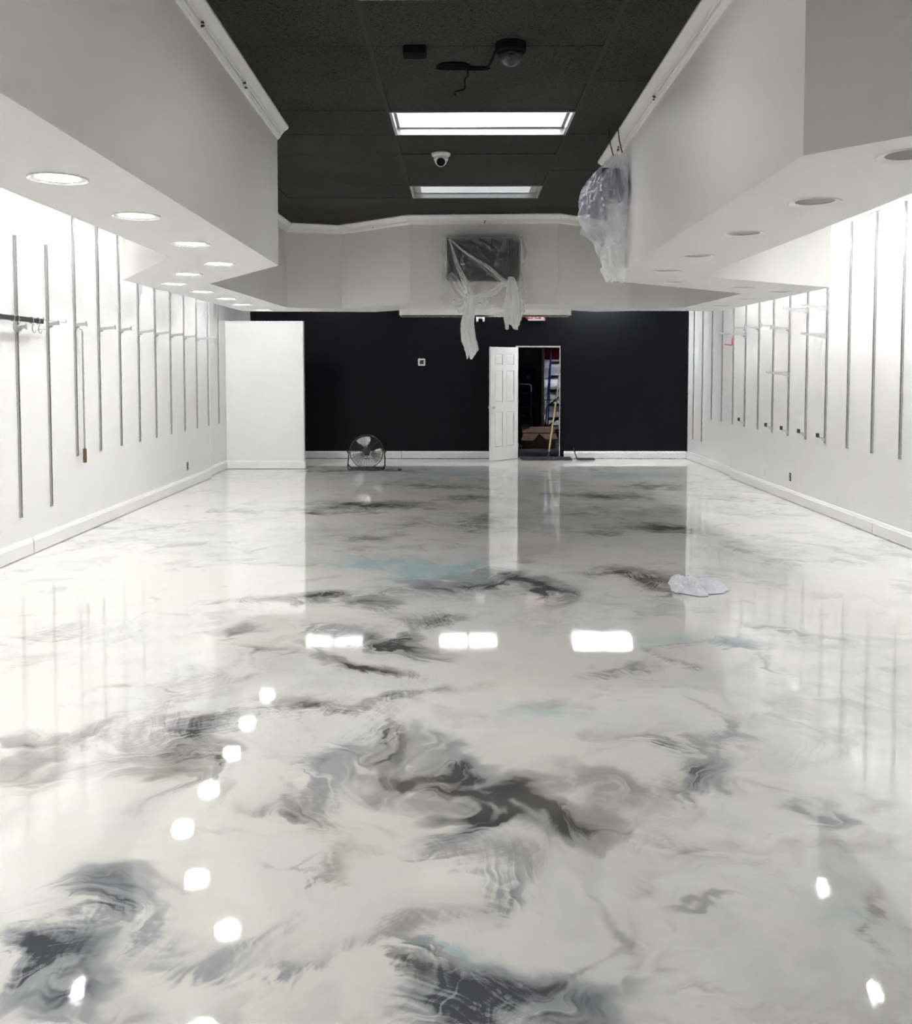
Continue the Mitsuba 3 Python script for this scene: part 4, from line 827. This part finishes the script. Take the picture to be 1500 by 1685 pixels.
# ------------------------------------------------------------------ rag on the floor
def rag_mesh():
    n, m = 220, 200
    X, Y = np.meshgrid(np.linspace(-0.21, 0.23, n), np.linspace(-0.30, 0.32, m), indexing='ij')
    p = np.stack([X, Y, 0 * X], -1)
    wx, wy = meshkit.fbm(p * 8 + 3, 3, 5) - 0.5, meshkit.fbm(p * 8 + 9, 3, 8) - 0.5
    x, y = X + 0.10 * wx, Y + 0.12 * wy
    # outline: a round bunched lobe and a flatter one running out to the right
    body = 1 - np.sqrt(((x + 0.05) / 0.135) ** 2 + (y / 0.25) ** 2)
    arm = 1 - np.sqrt(((x - 0.10) / 0.125) ** 2 + ((y + 0.02) / 0.16) ** 2)
    inside = np.maximum(body, arm * 0.8)
    def crease(k, s_, ax, ay):
        return 1 - np.abs(2 * meshkit.fbm(np.stack([x * ax + y * 0.4 * ay, y * ay - x * 0.4 * ax, 0 * x], -1) * k, 2, s_) - 1) * 2.0
    c = 1.0 * np.clip(crease(12, 11, 1.3, 0.8), 0, 1) + 0.65 * np.clip(crease(23, 12, 0.8, 1.1), 0, 1) + 0.3 * np.clip(crease(45, 13, 1, 1), 0, 1)
    up = np.clip(inside * 5, 0, 1)
    Z = 0.004 + up * (0.010 + 0.040 * np.clip(body, 0, 1) ** 0.6 * (0.25 + c) + 0.024 * np.clip(arm, 0, 1) ** 0.6 * (0.2 + c) + 0.008 * c)
    g = grid_mesh(np.stack([X, Y, Z], -1))
    keep = (inside.ravel()[g.faces] > 0.0).all(1)
    g.update_faces(keep); g.remove_unreferenced_vertices()
    return g
def rag_fn(p, n, uv):
    return mi.Color3f(0.68, 0.68, 0.73) * (0.93 + 0.14 * noise(p.x * 300, p.y * 300, p.z * 300))
matte('rag_cloth', proc(rag_fn))
rg = rag_mesh(); rg.apply_translation((1.735, 6.88, 0))
add('cleaning_rag', rg, 'rag_cloth', smooth=True, label='crumpled white cleaning rag lying on the marbled floor', cat_='rag')

# ------------------------------------------------------------------ things on the ceiling
def spin(ms, M_):
    return M_
t = thing('dome_camera', 'small white dome security camera on the black ceiling between the two troffers', 'security camera')
cx, cy = -0.155, 7.36
C = T().translate([cx, cy, ZC])
add('base', lathe([(0, -0.001), (0.072, -0.001), (0.075, -0.008), (0.070, -0.022), (0.058, -0.030), (0, -0.030)], 32), 'white_plastic', t, smooth=35, to_world=C)
add('collar', lathe([(0.05, -0.028), (0.056, -0.032), (0.056, -0.052), (0.048, -0.058), (0.048, -0.028)], 32), 'white_plastic', t, smooth=35, to_world=C)
eye = trimesh.creation.icosphere(3, 0.048); eye.apply_translation((0, 0, -0.055))
add('eyeball', eye, 'white_plastic', t, smooth=True, to_world=C)
lensring = lathe([(0.0, 0.0), (0.024, 0.0), (0.030, 0.004), (0.033, 0.0), (0.033, -0.008), (0.0, -0.008)], 28)
lensring.apply_transform(trimesh.transformations.rotation_matrix(math.radians(118), [1, 0, 0])); lensring.apply_translation((0, -0.043, -0.078))
add('lens', lensring, 'black_flat', t, smooth=35, to_world=C)

t = thing('dome_camera', 'black dome camera on the black ceiling with a cable, in front of the bright troffer', 'security camera')
C = T().translate([0.255, 4.92, ZC])
add('base', lathe([(0, -0.001), (0.078, -0.001), (0.080, -0.01), (0.078, -0.045), (0.066, -0.055), (0, -0.055)], 32), 'black_flat', t, smooth=35, to_world=C)
dm = trimesh.creation.icosphere(3, 0.062); dm.apply_translation((0, 0, -0.058))
paint('smoked_dome', (0.01, 0.01, 0.012), 0.05)
add('dome', dm, 'smoked_dome', t, smooth=True, to_world=C)
add('cable', tube(smooth_path([(0.185, 4.93, ZC - 0.03), (0.165, 5.02, ZC - 0.045), (0.15, 5.15, ZC - 0.04), (0.125, 5.25, ZC - 0.022)], 24), 0.007, 8), 'black_flat', t, smooth=40)
add('ceiling_junction_box', cbox(-0.30, -0.18, 4.93, 5.02, ZC - 0.05, ZC - 0.004, 0.006), 'black_flat', label='small black box on the black ceiling left of the black dome camera', cat_='junction box')
t = thing('torn_patch', 'torn black patch with a loose wire hanging from the ceiling tile', 'ceiling patch')
a = np.linspace(0, 2 * np.pi, 15)[:-1]
po = sg.Polygon([(-0.04 + 0.095 * math.cos(q) * (1 + 0.15 * math.sin(3 * q)), 5.26 + 0.075 * math.sin(q) * (1 + 0.2 * math.cos(2 * q))) for q in a])
pm = trimesh.creation.extrude_polygon(po, 0.004, engine='earcut'); pm.apply_translation((0, 0, ZC - 0.013))
add('patch', pm, 'dark_void', t)
add('wire', tube(smooth_path([(0.03, 5.28, ZC - 0.012), (0.035, 5.33, ZC - 0.045), (0.02, 5.38, ZC - 0.05), (0.02, 5.43, ZC - 0.08), (-0.02, 5.46, ZC - 0.085), (-0.03, 5.50, ZC - 0.10)], 30), 0.005, 8), 'black_flat', t, smooth=40)
po = sg.Polygon([(0.075 + 0.085 * math.cos(q), 5.30 + 0.03 * math.sin(q)) for q in a])
pm = trimesh.creation.extrude_polygon(po, 0.003, engine='earcut'); pm.apply_translation((0, 0, ZC - 0.012))
add('cable_slot', pm, 'dark_void', t, label='dark slot cut for the camera cable')

# ------------------------------------------------------------------ the covered screen on the rear soffit
TV0, TV1, TZ0, TZ1, TY = -0.150, 0.622, 2.562, 3.015, 10.10
t = thing('wall_screen', 'dark flat screen on the rear soffit, under clear plastic sheeting', 'screen')
add('case', cbox(TV0, TV1, TY, TY + 0.055, TZ0, TZ1, 0.006), 'black_plastic', t)
paint('screen_glass', (0.022, 0.022, 0.024), 0.12)
add('glass', box(TV0 + 0.018, TV1 - 0.018, TY - 0.0015, TY, TZ0 + 0.022, TZ1 - 0.018), 'screen_glass', t)
add('mount', cbox(0.10, 0.36, TY + 0.055, 10.235, 2.70, 2.90, 0.004), 'black_plastic', t)

def ridge_sheet(n, m, f, ridges, wr=0.004, seed=1):
    """a hanging film: f(s, t) -> (x, z) in the plane and depth; ridges [(x0, z0, x1, z1, width, height)] stand towards the room"""
    s, tt = np.meshgrid(np.linspace(0, 1, n), np.linspace(0, 1, m), indexing='ij')
    X, Z, Y = f(s, tt)
    d = wr * 2 * (meshkit.fbm(np.stack([X * 9, Z * 5, 0 * X], -1), 4, seed) - 0.5)
    for x0, z0, x1, z1, w, h in ridges:
        ax, az = x1 - x0, z1 - z0
        L2 = ax * ax + az * az
        u = np.clip(((X - x0) * ax + (Z - z0) * az) / L2, 0, 1)
        dist = np.hypot(X - x0 - u * ax, Z - z0 - u * az)
        d += h * np.exp(-(dist / (w * (0.35 + 0.65 * u))) ** 2) * (0.3 + 0.7 * u)
    return grid_mesh(np.stack([X, Y - d, Z], -1))
def fold_ribbon(p0, p1, w0, w1, y0, y1, seed, n=40, m=10):
    """a pleated fold of film between two points"""
    p0, p1 = np.array(p0), np.array(p1)
    s, c = np.meshgrid(np.linspace(0, 1, n), np.linspace(-1, 1, m), indexing='ij')
    d = (p1 - p0) / np.linalg.norm(p1 - p0); nn = np.array([-d[1], d[0]])
    w = w0 + (w1 - w0) * s
    wob = 0.008 * np.sin(9 * s + seed)
    X = p0[0] + (p1 - p0)[0] * s + nn[0] * (w * c + wob); Z = p0[1] + (p1 - p0)[1] * s + nn[1] * (w * c + wob)
    Y = y0 + (y1 - y0) * s - 0.010 * np.cos(c * 7 + seed + 2 * s) * (0.4 + s)
    return grid_mesh(np.stack([X, Y, Z], -1))
def tail(path, radii, folds, seed, flat=0.45, n=90):
    """a gathered tail of film: a deeply pleated tube along a path of (x, y, z), ragged at its end"""
    path = smooth_path(path, n); radii = np.interp(np.linspace(0, 1, n), np.linspace(0, 1, len(radii)), radii)
    a = np.linspace(0, 2 * np.pi, 150)
    S, A = np.meshgrid(np.linspace(0, 1, n), a, indexing='ij')
    cr = meshkit.fbm(np.stack([np.cos(A) * 3, np.sin(A) * 3, S * 5 + seed], -1), 4, seed) - 0.5
    pl = np.abs(((folds * A / (2 * np.pi) + 0.35 * np.sin(4 * S + seed) + 0.8 * cr) % 1.0) * 2 - 1)
    R = radii[:, None] * (0.62 + 0.50 * pl + 0.5 * cr)
    P = np.stack([path[:, 0][:, None] + R * np.cos(A), path[:, 1][:, None] + flat * R * np.sin(A), path[:, 2][:, None] + S ** 8 * 0.03 * np.sin(3 * A + seed)], -1)
    return grid_mesh(P)
t = thing('plastic_sheet', 'clear plastic sheeting draped over the screen, gathered into two hanging tails', 'plastic sheet')
XA, XB = TV0 - 0.012, TV1 + 0.016
def over(s, tt):
    # s across, tt down; the lower edge swoops between the two gathers
    low = 2.33 + 0.05 * np.sin(s * np.pi * 2.0 + 0.4)
    low = np.where(s < 0.16, 2.32 + 0.05 * (0.16 - s) / 0.16, low)
    Z = 3.022 + (low - 3.022) * tt
    k2 = np.clip((tt - 0.55) / 0.45, 0, 1)
    X = XA + (XB - XA) * s
    X = X + k2 * 0.05 * np.sin((s - 0.5) * 3.0)
    Y = TY - 0.012 - 0.012 * np.sin(np.pi * tt) + 0 * s
    return X, Z, Y
rid = [(TV0, 3.01, 0.09, 2.36, 0.030, 0.030), (TV0 + 0.01, 3.01, 0.50, 2.55, 0.026, 0.035), (TV0 + 0.02, 3.0, 0.42, 2.56, 0.014, 0.020), (0.50, 3.01, 0.53, 2.55, 0.02, 0.022), (0.60, 2.95, 0.56, 2.55, 0.02, 0.02), (TV0, 2.95, 0.02, 2.45, 0.015, 0.018), (0.20, 3.0, 0.33, 2.9, 0.02, 0.012), (0.35, 3.01, 0.30, 2.93, 0.015, 0.010)]
add('drape', ridge_sheet(110, 110, over, rid, 0.007, 3), 'clear_film', t, smooth=True)
# wrapped round both ends and over the top of the screen
g = np.zeros((30, 10, 3)); zz2 = np.linspace(3.03, 2.40, 30)[:, None]
for nm, xx, sg_ in (('left', XA, -1), ('right', XB, 1)):
    yy = np.linspace(TY - 0.012, TY + 0.13, 10)[None, :]
    g = np.stack([xx + sg_ * (0.004 + 0.03 * np.sin(zz2 * 9 + yy * 20) ** 2 * (yy - TY + 0.012) / 0.14 + (0.06 if sg_ > 0 else 0.01) * np.exp(-((zz2 - 2.85) / 0.1) ** 2) * (yy - TY + 0.012) / 0.14), yy + 0 * zz2, zz2 + 0 * yy], -1)
    add('side_flap', grid_mesh(g), 'clear_film', t, smooth=True)
gt = np.stack(np.meshgrid(np.linspace(XA, XB, 30), np.linspace(TY - 0.012, TY + 0.13, 8), indexing='ij'), -1)
gt = np.concatenate([gt, np.zeros((30, 8, 1))], -1)
gt[:, :, 2] = 3.022 + 0.006 * np.sin(gt[:, :, 0] * 23) * np.cos(gt[:, :, 1] * 30)
add('top_flap', grid_mesh(gt), 'clear_film', t, smooth=True)
add('fold', fold_ribbon((TV0 + 0.015, 3.0), (0.10, 2.38), 0.006, 0.045, TY - 0.03, TY - 0.06, 1), 'folded_film', t, smooth=True)
add('fold', fold_ribbon((TV0 + 0.02, 3.0), (0.49, 2.545), 0.006, 0.026, TY - 0.03, TY - 0.055, 2), 'folded_film', t, smooth=True)
add('fold', fold_ribbon((0.50, 2.54), (0.12, 2.33), 0.035, 0.05, TY - 0.055, TY - 0.07, 4), 'folded_film', t, smooth=True)
add('fold', fold_ribbon((0.20, 2.37), (0.34, 2.26), 0.035, 0.02, TY - 0.06, TY - 0.06, 5), 'folded_film', t, smooth=True)
add('fold', fold_ribbon((-0.13, 2.62), (0.09, 2.36), 0.05, 0.05, TY - 0.03, TY - 0.06, 6), 'clear_film', t, smooth=True)
add('fold', fold_ribbon((-0.06, 2.27), (0.08, 2.36), 0.09, 0.04, TY - 0.02, TY - 0.06, 7), 'clear_film', t, smooth=True)
add('tail', tail([(0.10, TY - 0.06, 2.42), (0.10, TY - 0.065, 2.28), (0.075, TY - 0.06, 2.12), (0.082, TY - 0.06, 1.95), (0.105, TY - 0.06, 1.83), (0.095, TY - 0.06, 1.755)], [0.035, 0.05, 0.064, 0.068, 0.072, 0.03], 8, 1), 'folded_film', t, smooth=True)
add('tail', tail([(0.53, TY - 0.06, 2.60), (0.54, TY - 0.065, 2.50), (0.545, TY - 0.06, 2.33), (0.545, TY - 0.06, 2.18), (0.55, TY - 0.06, 2.07)], [0.022, 0.055, 0.078, 0.085, 0.07], 9, 2), 'folded_film', t, smooth=True)
add('tail', tail([(0.58, TY - 0.05, 2.52), (0.61, TY - 0.05, 2.36), (0.63, TY - 0.05, 2.24), (0.615, TY - 0.05, 2.17)], [0.02, 0.045, 0.05, 0.02], 5, 3), 'clear_film', t, smooth=True)

# ------------------------------------------------------------------ bagged speaker at the end of the right soffit
SPX, SPY = 1.035, 6.66
t = thing('wall_speaker', 'dark speaker on the end of the right soffit, wrapped in a plastic bag', 'speaker')
def hull_at(pts): return trimesh.convex.convex_hull(np.array(pts))
paint('speaker_grey', (0.05, 0.05, 0.06), 0.35)
add('cabinet', hull_at([(SPX + a, SPY + b, z) for z, e in ((2.79, 0.0), (3.0, 0.025)) for a in (-0.085 + e, 0.085 - e) for b in (-0.11 + e, 0.11 - e)]), 'speaker_grey', t)
add('bracket', cbox(SPX + 0.06, 1.168, SPY - 0.03, SPY + 0.03, 2.86, 2.92, 0.004), 'black_plastic', t)
t = thing('plastic_bag', 'clear plastic bag hung round the speaker at the end of the right soffit', 'plastic bag')
def bag_mesh(prof, folds, seed, amp, cx, cy, flat=1.0, n=110, m=90):
    zs_ = np.array([p[0] for p in prof]); rs = np.array([p[1] for p in prof]); ox = np.array([p[2] for p in prof])
    zv = np.linspace(zs_[0], zs_[-1], n)
    r = np.interp(-zv, -zs_, rs); o = np.interp(-zv, -zs_, ox)
    a = np.linspace(0, 2 * np.pi, m)
    Zv, A = np.meshgrid(zv, a, indexing='ij')
    s = (zs_[0] - Zv) / (zs_[0] - zs_[-1])
    R = r[:, None] * (1 + amp * np.sin(folds * A + 2.5 * np.sin(4 * s) + seed) * (0.5 + 0.5 * s) + 0.5 * amp * np.sin((folds * 2 + 1) * A - 6 * s))
    q = np.stack([np.cos(A) * 1.4, np.sin(A) * 1.4, s * 3.2 + seed], -1)
    rg_ = 1 - np.abs(2 * meshkit.fbm(q * 1.8, 3, seed) - 1) * 1.6
    R = R * (0.92 + 0.22 * np.clip(rg_, -0.3, 1))
    X = cx + o[:, None] + R * np.cos(A); Y = cy + flat * R * np.sin(A)
    X = np.minimum(X, 1.148 + 0.004 * np.sin(9 * A))
    return grid_mesh(np.stack([X, Y, Zv + 0.012 * np.sin(5 * A + seed) * (s > 0.97)], -1))
PROF = [(3.112, 0.012, 0.045), (3.055, 0.048, 0.02), (2.961, 0.101, -0.005), (2.857, 0.139, -0.02), (2.753, 0.154, -0.025), (2.658, 0.158, -0.03), (2.564, 0.139, -0.03), (2.507, 0.091, -0.005), (2.479, 0.058, 0.01)]
add('bag', bag_mesh(PROF, 5, 2, 0.13, SPX, SPY), 'bag_film', t, smooth=True)
PROF2 = [(3.065, 0.004, 0.05), (2.97, 0.067, 0.05), (2.876, 0.082, 0.04), (2.81, 0.072, 0.03), (2.762, 0.043, 0.05), (2.734, 0.004, 0.055)]
add('outer_fold', bag_mesh(PROF2, 6, 5, 0.22, SPX - 0.005, SPY - 0.10, 0.6, 70, 70), 'bag_film', t, smooth=True)
PROF3 = [(2.5749999999999997, 0.02, 0.02), (2.469, 0.056, 0.02), (2.394, 0.072, 0.03), (2.318, 0.077, 0.035), (2.261, 0.06, 0.05), (2.233, 0.058, 0.055)]
add('neck', bag_mesh(PROF3, 5, 7, 0.16, SPX, SPY, 0.8, 60, 60), 'folded_film', t, smooth=True)
add('loose_end', tail([(0.96, SPY, 2.51), (0.962, SPY, 2.45), (0.968, SPY, 2.41)], [0.02, 0.022, 0.006], 4, 5), 'folded_film', t, smooth=True)
for x, y in ((1.025, SPY - 0.02), (1.075, SPY - 0.10)):
    add('tie_cord', tube([(x + 0.035, y + 0.01, 3.10), (x + 0.012, y, 3.18), (x, y, 3.277)], 0.004, 8), 'black_plastic', t)
